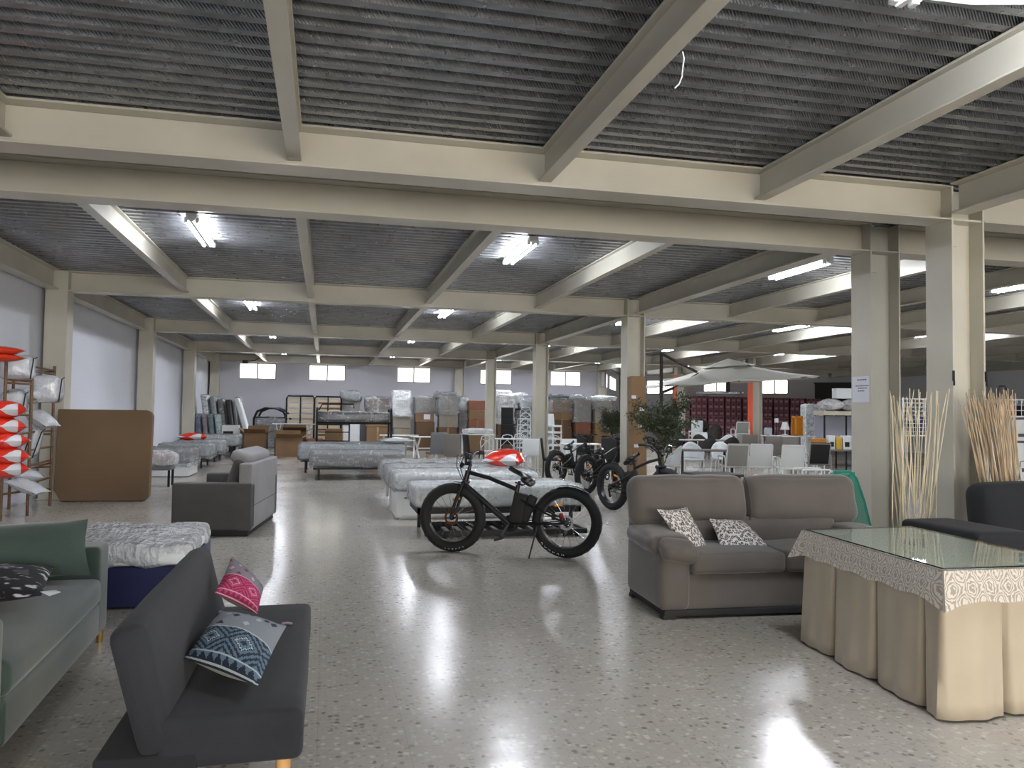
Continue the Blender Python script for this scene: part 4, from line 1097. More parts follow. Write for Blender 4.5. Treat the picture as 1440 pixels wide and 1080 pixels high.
side = ['leftmost', 'second', 'third', 'fourth', 'fifth', 'sixth', 'seventh', 'eighth', 'ninth', 'tenth', 'rightmost']
nm = {'c': 'brown', 'd': 'dark brown', 'r': 'reddish brown', 'g': 'grey', 'w': 'white wrapped'}
for ci, (ul, ur, bx) in enumerate(cols_):
    pl, pr_ = FD(ul, 600, 31.8), FD(ur, 600, 31.8); w = (pr_-pl).length; cx = (pl.x+pr_.x)/2; yy = (pl.y+pr_.y)/2; z = 0
    yy += .3
    for bi, (k, v) in enumerate(bx):
        zt = FD((ul+ur)/2, v, 31.8).z; hh = zt-z
        pos = ['bottom', 'second up', 'third up', 'top'][bi] if bi < len(bx)-1 else 'top'
        lab = '%s carton, %s of the %s stack along the back wall' % (nm[k], pos, side[ci])
        o = box_thing(lab, (cx+random.uniform(-.03, .03), yy, z), (w-.04-.04*random.random(), .75, hh-.01), random.uniform(-.03, .03), pal[k], group='cartons stacked along the back wall', lab=(k == 'c' and bi == 1), tapeit=k != 'w')
        if bi == len(bx)-1 and ci not in (0, 6):
            soft((w+.04, .85, hh+.12), .06, (0, 0, hh/2), film_thick if ci in (3, 7) else film, 'plastic_cover', o, n=9, wr=.06, ws=2.5, seed=ci)
        z = zt
def bundle(lab, c, d, mt, seed, fm=film, rz=0.):
    o = soft(d, min(d)*.3, (0, 0, 0), mt, 'wrapped_bundle', None, n=6, wr=.07, ws=2.6, seed=seed, puff=(.03, 0, .04)); o.location = c; o.rotation_euler = (0, 0, rz); tag(o, lab, 'bundle')
    if fm: soft((d[0]+.06, d[1]+.06, d[2]+.06), min(d)*.25, (0, 0, 0), fm, 'plastic_cover', o, n=10, wr=.09, ws=3.2, seed=seed+3)
    return o
p = FD(494, 551, 31.4)
bundle('grey bundles in shiny plastic atop the white wrapped stack behind the bunk bed', (p.x, p.y+.5, 2.16), (.75, .6, .34), matt_grey, 31)
for i, (u, v, w, h, mt, lab) in enumerate(((629, 553, .85, .22, matt_side, 'crumpled grey bundle on the stack right of the tall white wrapped tower'), (652, 562, .5, .55, matt_grey, 'bluish grey plastic bundle left of the second slim column'), (706, 551, .8, .25, matt_white, 'white plastic bundle above the stacked chairs'), (728, 556, .8, .4, matt_white, 'white crumpled bundle right above the stacked chairs'), (745, 562, .7, .5, matt_grey, 'grey crumpled bundle left of the middle slim column'), (790, 557, .9, .25, matt_dark, 'dark rolled bundle in plastic on the stack right of the slim column'), (812, 557, .55, .16, matt_grey, 'pale bundle on the narrow grey stack near the wall corner'), (852, 559, .95, .16, matt_white, 'white sheeted bundle on the rightmost back stack'))):
    p = FD(u, v, 31.9); bundle(lab, (p.x, p.y+.35, p.z-h*.35), (w, .6, h), mt, 40+i, film_thick if mt is matt_white else film, random.uniform(-.1, .1))
for (u0, u1, v, mt, lab) in ((645, 659, 566, matt_side, 'tall grey wrapped roll standing left of the second slim column'), (724, 744, 575, matt_dark, 'dark wrapped goods standing behind the white chair stack'), (746, 762, 572, matt_grey, 'grey wrapped goods standing just left of the middle slim column'), (763, 775, 566, matt_white, 'white wrapped goods standing just right of the middle slim column')):
    a, b = FD(u0, 600, 32), FD(u1, 600, 32); zt = FD(u0, v, 32).z; c = (a+b)/2
    o = soft(((b-a).length, .5, zt), .1, (0, 0, zt/2), mt, 'wrapped_goods', None, n=6, wr=.05, ws=2); o.location = (c.x, c.y+.3, .01); tag(o, lab, 'goods'); soft(((b-a).length+.05, .55, zt), .1, (0, 0, zt/2), film, 'plastic_cover', o, n=10, wr=.07, ws=2.5)
# tall parcel leaning on the middle column
o = box_thing('tall narrow brown parcel standing against the near middle column behind the olive tree', (5.83, 13.95, 0), (.30, .2, 2.26), .02, card, tapeit=False, name='tall_parcel'); o.rotation_euler = (math.radians(-3), 0, .0); o.location.y = 14.1
m = MB()
for (x, z) in ((-.10, 1.86), (.06, 1.63), (-.06, .93), (.02, 1.3)): m.box((x, -.103, z), (.09, .004, .06))
m.build('sticker', paper, o, smooth=False)

# ------------------------------------------------------------------ pillow rack, left edge
t = thing('display_rack', 'brown cane ladder rack holding bagged pillows and duvets, left edge', 'shelf', (0, 0, 0))
def rackpost(u, v0, v1, f):
    a, b = FD(u, v0, f), FD(u, v1, f); b.z = 0; b.x = a.x; b.y = a.y; return a, b
posts = [rackpost(46, 512, 724, 11.04), rackpost(77, 515, 708, 12.2), rackpost(9, 505, 728, 10.5), rackpost(20, 512, 700, 11.7)]
for a, b in posts: MB().tube([a, b], .022, 8).build('post', wood_rack, t)
for (i, j, zs) in ((0, 1, (2.08, 2.02, 1.62, 1.16, .91, .70, .66, .44, .28)), (2, 0, (1.87, 1.83, 1.40, 1.15, .66, .35)), (3, 1, (2.06, 1.6, 1.1, .6)), (2, 3, (1.72, 1.15, .6))):
    a, b = posts[i][0], posts[j][0]
    for z in zs: MB().tube([(a.x, a.y, min(z, a.z-.02)), (b.x, b.y, min(z, b.z-.02))], .016, 6).build('rail', wood_rack, t)
t.location = (0, 0, 0)
def atp(u, v, f): return FD(u, v, f)
pk = [(2, 493, 10.3, 'red', 'red bagged pillow on top of the left rack, upper of the top two'), (1, 503, 10.3, 'red', 'red bagged pillow on top of the left rack, lower of the top two'),
      (6, 576, 10.2, 'rw', 'red and white bagged pillow, top of the pillow stack on the left rack'), (4, 599, 10.2, 'rw', 'red and white bagged pillow, second of the pillow stack on the left rack'), (7, 620, 10.2, 'rw', 'red and white bagged pillow, third of the pillow stack on the left rack'),
      (10, 641, 10.2, 'rw', 'red and white bagged pillow, fourth of the pillow stack on the left rack'), (8, 660, 10.2, 'rw', 'red and white bagged pillow, lowest of the pillow stack on the left rack')]
red_bag = simple('red_pillow_bag', '#c63a20', .2, coat=.5)
for i, (u, v, f, k, lab) in enumerate(pk):
    pack(lab, FD(u, v, f), (.52, .42, .24 if k == 'rw' else .12), .5+.12*math.sin(i*2.1), [red_bag if k == 'red' else rwbag], group='red pillow bags on the left rack', seed=60+i, tilt=(0, .05*math.sin(i*3)))
def upbag(u, v, f, d, lab, rz=.2, ry=.0, trim=True, seed=0.):
    t = soft(d, .07, (0, 0, 0), bagm, 'bedding_bag', None, puff=(.02, .03, .03), n=6, wr=.025, ws=4, seed=seed); t.location = FD(u, v, f); t.rotation_euler = (0, ry, rz); tag(t, lab, 'bag', None)
    if trim:
        x = d[0]/2+.012; m = MB(); m.tube([(x-.03, -d[1]/2-.01, -d[2]/2), (x, -d[1]/2-.015, d[2]/2-.04), (x, d[1]/2, d[2]/2)], .009, 6); m.build('zip_trim', black_matte, t)
    return t
upbag(23, 517, 10.9, (.42, .34, .32), 'white bedding bag with black zip on the top rail of the left rack', seed=1)
upbag(66, 547, 11.5, (.38, .36, .36), 'white bedding bag with black zip hanging at the right end of the left rack', seed=2)
upbag(20, 566, 11.0, (.28, .32, .32), 'small white bedding bag on the second level of the left rack', seed=3)
upbag(48, 622, 11.35, (.13, .36, .42), 'white bedding bag standing upright with black zip in the middle of the left rack', ry=.2, seed=4)
upbag(36, 622, 11.3, (.10, .36, .42), 'thin white bedding bag leaning beside the upright bag in the left rack', ry=.2, seed=5)
upbag(43, 556, 11.3, (.24, .3, .18), 'grey bedding bag on the left rack under the top rail', trim=False, seed=6)
pack('translucent bagged pillow on the third level of the left rack', FD(58, 589, 11.35), (.44, .34, .24), -.3, [bagm], seed=70, tilt=(0, .5))
pack('translucent bagged pillow, lowest on the left rack', FD(38, 684, 10.8), (.5, .36, .18), -.2, [bagm], seed=71, tilt=(0, .35))
pack('white bagged pillow above the lowest one on the left rack', FD(38, 668, 11.0), (.44, .36, .18), .3, [bagm], seed=72, tilt=(0, .15))

# ------------------------------------------------------------------ willow sticks, teal chair, olive tree
def sticks(label, base, n, spread, h, lean_, mat, seed, pot_mat):
    random.seed(seed); t = thing('willow_bundle', label, 'decorative branches', base)
    for i in range(n):
        a = random.uniform(0, 2*PI); r = math.sqrt(random.random())*.10; bx, by = r*math.cos(a)*1.25, r*math.sin(a)
        tx = bx*spread+random.gauss(0, .07)+lean_[0]; ty = by*1.5+random.gauss(0, .06)+lean_[1]; hh = h*random.uniform(.93, 1.03)
        c1, c2 = random.gauss(0, .03), random.gauss(0, .02); pts = []
        for k in range(7):
            f = k/6; pts.append((bx+(tx-bx)*f**1.15+c1*math.sin(PI*f)+c2*math.sin(2*PI*f), by+(ty-by)*f, .03+(hh-.03)*f))
        MB().tube(pts, [.0075-.0035*k/6 for k in range(7)], 5).build('stick', mat, t)
    MB().lathe([(.12, 0), (.15, .05), (.165, .25), (.14, .42), (.15, .45), (.135, .45), (.125, .42), (.12, .1)], 22).build('vase', pot_mat, t)
    return t
sticks('tall bundle of pale bare willow sticks, left one in front of the columns', (5.28, 6.25, 0), 34, 2.2, 1.74, (.0, .0), bamboo, 3, grey_plastic)
sticks('tall bundle of darker dried willow sticks leaning left at the right edge', (6.24, 6.10, 0), 84, 2.3, 1.75, (-.22, 0.), bamboo2, 5, white_plastic)
t = thing('cord_chair', 'teal cord lounge chair behind the taupe sofa, beside the paired column', 'chair', (5.42, 7.25, 0), .25)
m = MB(); q = []
for k in range(20):
    a = 2*PI*k/20; x = .19*math.cos(a)*(1+.15*math.sin(a)); z = .62+.36*math.sin(a); q.append((x, .10*math.sin(a)+.02, z))
q = [(-.20, -.05, .34), (-.22, .05, .62), (-.20, .13, .86), (-.12, .15, .94), (.12, .15, .94), (.20, .13, .86), (.22, .05, .62), (.20, -.05, .34), (.24, -.4, .36), (-.24, -.4, .36)]
m.tube(q, .014, 8, closed=True)
for s in (-1, 1):
    for y in (-.34, .1): m.tube([(s*.2, y*.6-.05, .36), (s*.27, y, 0)], .012, 6)
m.build('frame', teal, t)
m = MB()
for i in range(24):
    f = i/23; x = -.19+.38*f; m.tube([(x*.95, .145, .93), (x, .055, .62), (x, -.06, .35), (x*1.15, -.39, .36)], .0045, 5)
m.build('cords', teal, t)
def olive(label, loc, h, r, seed, pot=True):
    random.seed(seed); t = thing('olive_tree', label, 'potted tree', loc)
    m = MB(); m.tube([(0, 0, .25), (.03, .02, .7), (-.02, .0, 1.0), (.02, .01, 1.25)], [.035, .03, .026, .02], 8)
    br = []
    for i in range(26):
        a = random.uniform(0, 2*PI); z = random.uniform(.85, 1.3); L = r*random.uniform(.45, 1.05); zz = z+random.uniform(.05, h-z)*.9
        e = Vector((L*math.cos(a), L*math.sin(a), min(zz, h))); m.tube([(0, 0, z), (e.x*.5, e.y*.5, z+(e.z-z)*.65), e], [.012, .008, .004], 5); br.append((Vector((0, 0, z)), e))
    m.build('trunk', bark, t)
    m = MB()
    for (a, e) in br:
        for k in range(130):
            f = random.uniform(.35, 1.08); p = a.lerp(e, f); p.z += (e.z-a.z)*.15*math.sin(PI*min(f, 1)); p += Vector((random.gauss(0, .06), random.gauss(0, .06), random.gauss(0, .055)))
            d = Vector((random.gauss(0, 1), random.gauss(0, 1), random.gauss(.2, .8))).normalized(); n = d.orthogonal().normalized(); n.rotate(Matrix.Rotation(random.uniform(0, 6.3), 3, d)); L, w = random.uniform(.06, .1), random.uniform(.010, .016)
            b_ = d.cross(n)*.006
            m.add([p, p+d*L*.5+n*w+b_, p+d*L, p+d*L*.5-n*w+b_], [(0, 1, 2, 3)])
    o = m.build('foliage', leafm, t, smooth=False); o['kind'] = 'stuff'
    if pot:
        MB().lathe([(.14, 0), (.20, .30), (.21, .34), (.19, .34), (.17, .28)], 20).build('pot', black_matte, t)
    return t
olive('leafy potted olive tree in front of the tall brown parcel', (5.62, 12.55, 0), 1.98, .50, 11)
olive('smaller leafy potted plant far behind the olive tree, under the parasol', (8.1, 21.5, 0), 1.7, .35, 12)

# ------------------------------------------------------------------ chairs and tables
def hor(u): return 579.1+(u-457)*.0135
def fwd(u, v, h): return (CH-h)*FPX/(v-hor(u))
def at(u, f):
    p = FD(u, hor(u), f); return (p.x, p.y, 0)
def legs4(t, mat, w, d, h, r=.014, splay=.03, back=None):
    for sx in (-1, 1):
        for s2 in (-1, 1): MB().tube([(sx*w, s2*d, h), (sx*(w+splay), s2*(d+splay), 0)], r, 7).build('leg', mat, t)
def sling_chair(fm, sm):
    t = thing('garden_chair', 'x', 'chair')
    m = MB()
    for s in (-1, 1):
        m.tube([(s*.27, -.24, 0), (s*.27, -.26, .62), (s*.27, -.22, .645), (s*.27, .2, .645), (s*.27, .25, .6), (s*.27, .27, 0)], .016, 8)
        m.tube([(s*.235, -.24, .42), (s*.235, .2, .41), (s*.235, .33, .90)], .014, 8)
    m.tube([(-.27, -.24, .42), (.27, -.24, .42)], .013, 6); m.tube([(-.235, .33, .90), (.235, .33, .90)], .014, 6); m.tube([(-.27, .22, .41), (.27, .22, .41)], .013, 6)
    m.build('frame', fm, t)
    MB().soft((.46, .46, .02), .008, X=TR(0, -.02, .425), n=2).build('seat', sm, t)
    MB().soft((.47, .02, .56), .008, X=TR(0, .255, .66) @ RX(math.radians(-15)), n=2).build('backrest', sm, t)
    return t
def shell_chair(fm, sm, metal=True):
    """moulded armchair with a rounded back"""
    t = thing('armchair', 'x', 'chair')
    legs4(t, fm, .22, .21, .44)
    MB().soft((.50, .48, .05), .022, X=TR(0, 0, .44), n=4, puff=(0, 0, -.008)).build('seat', sm, t)
    m = MB()
    def fn(u, v):
        a = PI*(.08+.84*u); hh = .62+.25*math.sin(PI*u)**1.2; z = .44+(hh-.44+.0)*v
        return Vector((.29*math.cos(a)*(1+.06*v), -.10+.36*math.sin(a)*(1+.10*v), z))
    m.patch(fn, 20, 6)
    o = m.build('backrest', sm, t); sol_ = o.modifiers.new('thick', 'SOLIDIFY'); sol_.thickness = .025
    return t
def panel_chair(fm, sm, h=1.0):
    t = thing('dining_chair', 'x', 'chair')
    legs4(t, fm, .19, .2, .44, r=.018, splay=.01)
    MB().soft((.44, .45, .07), .025, X=TR(0, 0, .45), n=3).build('seat', sm, t)
    MB().soft((.44, .06, h-.44), .022, X=TR(0, .23, .44+(h-.44)/2) @ RX(math.radians(-7)), n=3).build('backrest', sm, t)
    return t
def spindle_chair(mat):
    t = thing('cross_back_chair', 'x', 'chair')
    legs4(t, mat, .18, .18, .46, r=.016, splay=.03)
    MB().lathe([(.02, 0), (.21, 0), (.22, .02), (.20, .035), (.02, .035)], 20, TR(0, 0, .45)).build('seat', mat, t)
    m = MB(); q = [(-.19, .17, .47), (-.2, .21, .72), (-.13, .24, .87), (0, .25, .90), (.13, .24, .87), (.2, .21, .72), (.19, .17, .47)]
    m.tube(q, .014, 8); m.tube([(-.19, .19, .55), (0, .22, .74), (.17, .23, .82)], .01, 6); m.tube([(.19, .19, .55), (0, .22, .74), (-.17, .23, .82)], .01, 6)
    m.build('backrest', mat, t); return t
def table(name, label, c, L, Wd, h, top, leg, rz=0., th=.03, x_legs=False, group=None):
    t = thing(name, label, 'table', c, rz, group)
    MB().soft((L, Wd, th), .008, X=TR(0, 0, h-th/2), n=1).build('tabletop', top, t)
    if x_legs:
        for s in (-1, 1):
            for q in (-1, 1): MB().bar((s*(L/2-.15), q*Wd*.42, 0), (s*(L/2-.15), -q*Wd*.42, h-th), .05, .025).build('leg', leg, t)
        MB().bar((-L/2+.15, 0, h*.5), (L/2-.15, 0, h*.5), .04).build('stretcher', leg, t)
    else:
        for s in (-1, 1):
            for q in (-1, 1): MB().bb(s*(L/2-.06)-.025, s*(L/2-.06)+.025, q*(Wd/2-.06)-.025, q*(Wd/2-.06)+.025, 0, h-th).build('leg', leg, t, bevel=.003)
    return t
protos = {}
def place(kind, u, f, rz, label, group, z=0.):
    mk = {'sling': lambda: sling_chair(white_paint, white_plastic), 'slingg': lambda: sling_chair(white_paint, grey_plastic), 'slingb': lambda: sling_chair(grey_plastic, black_matte),
          'dark': lambda: shell_chair(dark_rattan, dark_rattan), 'pale': lambda: shell_chair(white_paint, white_plastic), 'grey': lambda: panel_chair(wood_light, matt_side), 'beige': lambda: panel_chair(white_paint, taupe_plastic),
          'black': lambda: panel_chair(black_matte, black_matte, .95), 'cross': lambda: spindle_chair(white_plastic), 'white': lambda: panel_chair(white_plastic, white_plastic, .88)}
    c = at(u, f); c = (c[0], c[1], z)
    if kind not in protos:
        t = mk[kind](); protos[kind] = t; t.location = c; t.rotation_euler = (0, 0, rz); t['label'] = label; t['group'] = group; return t
    return dup(protos[kind], c, rz, label, group)
GR = 'garden chairs on the right'
CB_ = -.55   # turned so that the backrest side faces the viewer would be PI
place('sling', 1067, 17.6, PI-.35, 'white sling garden chair just above the middle of the taupe sofa, back to viewer', GR)
place('sling', 1110, 17.2, PI-.3, 'white sling garden chair, right one of the pair right above the taupe sofa', GR)
place('slingb', 1147, 19.0, PI-.25, 'garden chair with black sling between the white chairs and the paired column', GR)
place('slingg', 1032, 17.6, PI-.2, 'grey sling garden chair left of the white pair behind the taupe sofa', GR)
place('pale', 940, 17.2, -1.9, 'pale rounded garden armchair nearest the olive tree, seen side-on', GR)
place('pale', 974, 19.6, -.25, 'pale rounded armchair at the left side of the low grey table, facing the viewer', GR)
place('pale', 1016, 20.2, -.25, 'pale rounded armchair at the right side of the low grey table', GR)
table('garden_table', 'grey rectangular garden table among the pale rounded armchairs', at(990, 18.4), 1.25, .8, .74, taupe_plastic, dark_rattan, -.25)
for (u, f, rz, lab) in ((955, 28.5, .2, 'dark wicker armchair, leftmost at the long garden table'), (985, 28.5, -.2, 'dark wicker armchair, second from the left at the long garden table'), (997, 24.2, PI-.3, 'dark wicker armchair with its back to the viewer at the long garden table'), (1027, 25.5, PI-.2, 'dark wicker armchair, rightmost at the long garden table')):
    place('dark', u, f, rz, lab, GR)
table('garden_table', 'long garden table among the dark wicker armchairs', at(987, 26.4), 2.0, .9, .74, grey_plastic, dark_rattan, -.25)
for k in range(4): place('white', 978, 30.5, PI-.2, ['white stacking chair, lowest of the far white stack under the parasol', 'white stacking chair, second from the floor in the far white stack', 'white stacking chair, third in the far white stack', 'white stacking chair on top of the far white stack under the parasol'][k], GR, .16*k)
for k in range(3): place('dark', 1005, 30.5, PI-.3, ['dark wicker armchair, lowest of the far dark stack', 'dark wicker armchair, middle of the far dark stack', 'dark wicker armchair on top of the far dark stack'][k], GR, .17*k)
for k in range(3): place('dark', 991, 32.6, .4, ['dark armchair, lowest of the dark stack behind the white stack', 'dark armchair, middle of the dark stack behind the white stack', 'dark armchair, top of the dark stack behind the white stack'][k], GR, .3*k)
for k in range(2): place('dark', 962, 28.6, .9, ['dark armchair, lower of the pair stacked beyond the olive tree', 'dark armchair, upper of the pair stacked beyond the olive tree'][k], GR, .17*k)
place('sling', 947, 30., .6, 'white sling chair beyond the olive tree, left of the dark stack', GR, 0)
place('sling', 989, 29.0, -.2, 'white sling chair before the far white stack', GR, 0)
place('pale', 1020, 29.4, PI, 'pale rounded armchair right of the far dark stack', GR)
place('slingg', 1041, 29.5, PI-.2, 'grey sling chair, lower of the stack left of the orange column', GR); place('slingg', 1041, 29.5, PI-.2, 'grey sling chair, upper of the stack left of the orange column', GR, .42)
place('beige', 1085, 22., PI-.3, 'taupe panel-back chair behind the white sling pair, left one', GR); place('beige', 1108, 21.4, PI-.3, 'taupe panel-back chair behind the white sling pair, right one', GR); place('beige', 1052, 23.4, PI-.3, 'taupe panel-back chair left of the orange column base', GR)
table('low_table', 'dark table just behind the back of the taupe sofa', at(1002, 9.9), .62, .5, .80, dark_rattan, dark_rattan, -.1)
table('garden_table', 'white metal table behind the right half of the taupe sofa', at(1128, 10.4), 1.1, .6, .73, white_paint, white_paint, -.25)
def frame_chair(u, f, rz, lab):
    t = thing('chair_frame', lab, 'chair', at(u, f), rz)
    m = MB()
    for s_ in (-1, 1): m.tube([(s_*.24, -.24, 0), (s_*.24, -.24, .62), (s_*.24, -.21, .645), (s_*.24, .21, .645), (s_*.24, .24, .62), (s_*.24, .24, 0)], .014, 8); m.tube([(s_*.24, -.24, .42), (s_*.24, .24, .42)], .012, 6)
    for y in (-.24, .24): m.tube([(-.24, y, .42), (.24, y, .42)], .012, 6)
    m.build('frame', white_paint, t)
    MB().soft((.46, .44, .025), .01, X=TR(0, 0, .435), n=2).build('seat', white_plastic, t)
    return t
frame_chair(1142, 13.4, 1.3, 'white low-armed stool frame behind the taupe sofa\'s right half')
frame_chair(1195, 12.6, 1.3, 'white low-armed stool frame close left of the paired column')
MR = 'dining chairs in the middle'
place('grey', 614, 21.0, PI+.15, 'grey high-back dining chair left of the bike handlebar', MR)
place('beige', 642, 19.8, PI-.6, 'taupe high-back chair right above the bike handlebar', MR)
place('black', 668, 21.2, 1.7, 'black dining chair seen side-on right of the bike handlebar', MR)
place('cross', 690, 22., .3, 'white cross-back chair left of the slim white table', MR); place('cross', 712, 23.2, -.4, 'white cross-back chair in front of the slim column pair', MR)
place('white', 745, 20.6, PI-.1, 'white dining chair with solid back just left of the middle slim column', MR)
place('cross', 735, 24.6, .2, 'white cross-back chair behind the solid-backed white one', MR)
place('black', 777, 18.8, 1.3, 'dark grey chair just right of the middle slim column', MR); place('white', 796, 21., PI, 'white solid-back chair behind the row of bikes', MR)
place('black', 824, 21.5, 0, 'dark chair behind the bikes\' handlebars', MR); place('black', 856, 20., PI-.2, 'dark chair left of the near middle column', MR)
place('cross', 783, 23., 0, 'white cross-back chair peeking past the right of the middle slim column', MR)
table('dining_table', 'white dining table in front of the slim columns', at(722, 24.2), 1.1, .7, .76, white_paint, white_paint, -.2)
table('dining_table', 'white table with crossed legs under the wrapped towers', at(562, 26.5), 1.3, .7, .76, white_paint, white_paint, -.1, x_legs=True)
table('dining_table', 'white table with crossed legs left of the grey dining chair', at(600, 25.2), .9, .7, .76, white_paint, white_paint, .2, x_legs=True)
table('dining_table', 'white table seen between the bikes', at(818, 20.2), 1.0, .7, .78, white_paint, white_paint, -.1)
for k in range(5): place('cross', 737, 28.5, PI, 'white cross-back chair, %s of the white stack by the back cartons' % ['lowest', 'second', 'third', 'fourth', 'topmost'][k], MR, .22*k)
for k in range(5): place('black', 714, 28.8, PI-.3, 'black chair, %s of the black stack by the second slim column' % ['lowest', 'second', 'third', 'fourth', 'topmost'][k], MR, .2*k)
for k in range(4): place('white', 778, 27.5, .4, 'white chair, %s of the stack right behind the middle slim column' % ['lowest', 'second', 'third', 'topmost'][k], MR, .22*k)
soft((.9, .6, .16), .05, (0, 0, 0), film_thick, 'wrapped_bundle', None, n=6, wr=.04).location = (*at(672, 25.)[:2], .95)
o = [x for x in COL.objects if x.name == 'wrapped_bundle.%03d' % 0 or x.name.startswith('wrapped_bundle')]
o = [x for x in o if 'label' not in x][0]; tag(o, 'white wrapped bundle on a white table right of the bike handlebar', 'bundle')
table('dining_table', 'white table under the wrapped bundle right of the bike handlebar', at(672, 25.), 1.0, .7, .865, white_paint, white_paint, 0)

# ------------------------------------------------------------------ parasol
t = thing('parasol', 'off-white cantilever parasol with dark bent arm over the garden chairs', 'parasol', (6.83, 15.3, 0))
px0, py0 = 8.72-6.83, 15.95-15.3
m = MB(); m.box((0, 0, .04), (.9, .9, .08)); m.build('base', black_matte, t, bevel=.01)
m = MB(); m.tube([(0, 0, .08), (0, 0, 2.83)], .035, 10); m.build('mast', dark_rattan, t)
m = MB(); m.tube([(0, 0, 2.81), (.95, .3, 2.47)], .03, 8); m.tube([(.02, 0, 2.0), (.32, .1, 2.10)], .03, 8); m.tube([(.32, .1, 2.1), (1.0, .3, 2.45)], .012, 6); m.build('arm', dark_rattan, t)
m = MB(); vs = [(px0, py0, 2.76)]; R8 = 1.95
rim = []
for k in range(8):
    a = 2*PI*(k+.5)/8; x, y = R8*math.cos(a), R8*math.sin(a); rim.append(Vector((px0+x, py0+y, 2.29+.075*x)))
top = Vector((px0, py0, 2.76)); K = 6
def can(u, v):
    s = u*8; k = int(s) % 8; f = s-int(s); a, b = rim[k], rim[(k+1) % 8]; e = a.lerp(b, f); q = top.lerp(e, v); q.z -= .05*math.sin(PI*v)+.04*v*math.sin(PI*f); return q
m.patch(can, 48, 6); o = m.build('canopy', simple('canopy_cloth', '#b3b2a8', .85), t, ang=25); o.modifiers.new('th', 'SOLIDIFY').thickness = .006
m = MB(); m.patch(lambda u, v: can(u, .30*v)+Vector((0, 0, .05)), 48, 2); m.build('vent_cap', bpy.data.materials['canopy_cloth'], t, ang=25)
for k in range(8):
    MB().tube([top-Vector((0, 0, .1)), rim[k]-Vector((0, 0, .03))], .01, 6).build('rib', dark_rattan, t)
m = MB(); m.lathe([(.02, 2.05), (.05, 2.08), (.05, 2.2), (.02, 2.72)], 10, TR(px0, py0, 0)); m.build('hub', dark_rattan, t)

# ------------------------------------------------------------------ plum pallets along the far corner wall
pq1, pq2 = (q1[0]-.5, q1[1]-.75), (q2[0]-.5, q2[1]-.75)
def onp(u):
    s_ = sol(pq1, pq2, u); L = math.hypot(pq2[0]-pq1[0], pq2[1]-pq1[1]); return Vector((pq1[0]+(pq2[0]-pq1[0])*s_/L, pq1[1]+(pq2[1]-pq1[1])*s_/L, 0))
def pallet(u0, u1, f, vtop, label, rz):
    a, b = onp(u0), onp(u1); w = (b-a).length-.03; c = (a+b)/2; f = c.dot(FW); zt = FD((u0+u1)/2, vtop, f).z
    rz = math.atan2(pq2[1]-pq1[1], pq2[0]-pq1[0])
    t = thing('carton_pallet', label, 'pallet', (c.x, c.y, 0), rz, 'pallets of plum cartons')
    m = MB()
    for i in range(3): m.bb(-w/2+i*(w-.1)/2, -w/2+.1+i*(w-.1)/2, -.5, .5, 0, .1)
    m.bb(-w/2, w/2, -.5, .5, .1, .13); m.build('wooden_pallet', wood_light, t, smooth=False)
    rows = 7; hh = (zt-.13)/rows; ww = w/3; base = None
    for r in range(rows):
        for k in range(3):
            x = -w/2+ww*(k+.5); z = .13+hh*r
            if base is None:
                m = MB(); m.bb(-ww/2+.008, ww/2-.008, -.5, .5, .005, hh-.005)
                m.bb(-ww*.3, ww*.3, -.506, -.5, hh*.30, hh*.62, mi=1); m.bb(-.02, .02, -.506, -.5, hh*.72, hh*.92, mi=2)
                base = m.build('carton', [plum, plum_lab, black_matte], t, smooth=False); o = base
            else: o = base.copy(); COL.objects.link(o); o.parent = t
            o.location = (x+random.uniform(-.01, .01), random.uniform(-.02, .02), z)
    return t
random.seed(9)
ord_ = ['first', 'second', 'third', 'fourth', 'fifth', 'sixth', 'seventh', 'eighth', 'ninth', 'tenth']
for k, (a, b) in enumerate(((954, 974), (975, 998), (999, 1022), (1023, 1046), (1047, 1069), (1070, 1089), (1090, 1112), (1113, 1134), (1135, 1156), (1157, 1179))):
    f = 38-4*(k/9); pallet(a, b, f, 556.5+k*.55, 'tall pallet of plum red cartons, %s from the left in the far pallet row' % ord_[k], -.75)
p = FD(1012, 554, 37.); mattress('flat white bundle lying on the plum carton pallets', p.x-1.0, p.x+1.0, p.y-.4, p.y+.4, p.z-.02, p.z+.1, matt_white, film, seed=50)
bpy.data.objects[[o.name for o in COL.objects if o.get('label', '').startswith('flat white bundle')][0]].rotation_euler.z = -.75

# ------------------------------------------------------------------ lamps, shelf and goods right of the orange columns
def gl(u, v, f): return FD(u, v, f)
a, b = gl(1074, 612, 23.5), gl(1142, 612, 23.5); zt = .98
table('display_table', 'white display table with lamps and honey-coloured lanterns', ((a.x+b.x)/2, (a.y+b.y)/2, 0), (b-a).length, .7, zt, white_paint, white_paint, -.23)
def on(u, f=23.5): q = gl(u, 600, f); return (q.x, q.y, zt+.002)
t = thing('table_lamp', 'white table lamp with a cone shade on the display table', 'lamp', on(1104))
MB().lathe([(.09, 0), (.09, .02), (.02, .05), (.02, .2)], 14).build('base', white_plastic, t); MB().lathe([(.14, .17), (.07, .40), (.05, .40), (.12, .17)], 16, closed=True).build('shade', white_plastic, t)
t = thing('lantern', 'tall honey-coloured wooden lantern on the display table', 'lantern', on(1121))
m = MB(); 
for s in (-1, 1):
    for q in (-1, 1): m.bb(s*.10-.02, s*.10+.02, q*.10-.02, q*.10+.02, 0, .56)
m.bb(-.12, .12, -.12, .12, 0, .03); m.bb(-.12, .12, -.12, .12, .53, .58); m.build('frame', honey, t, smooth=False); MB().bb(-.085, .085, -.085, .085, .03, .53).build('panel', simple('amber_panel', '#a5650f', .3), t, smooth=False)
t = thing('table_lamp', 'dark slim table lamp with small pale shade on the display table', 'lamp', on(1092))
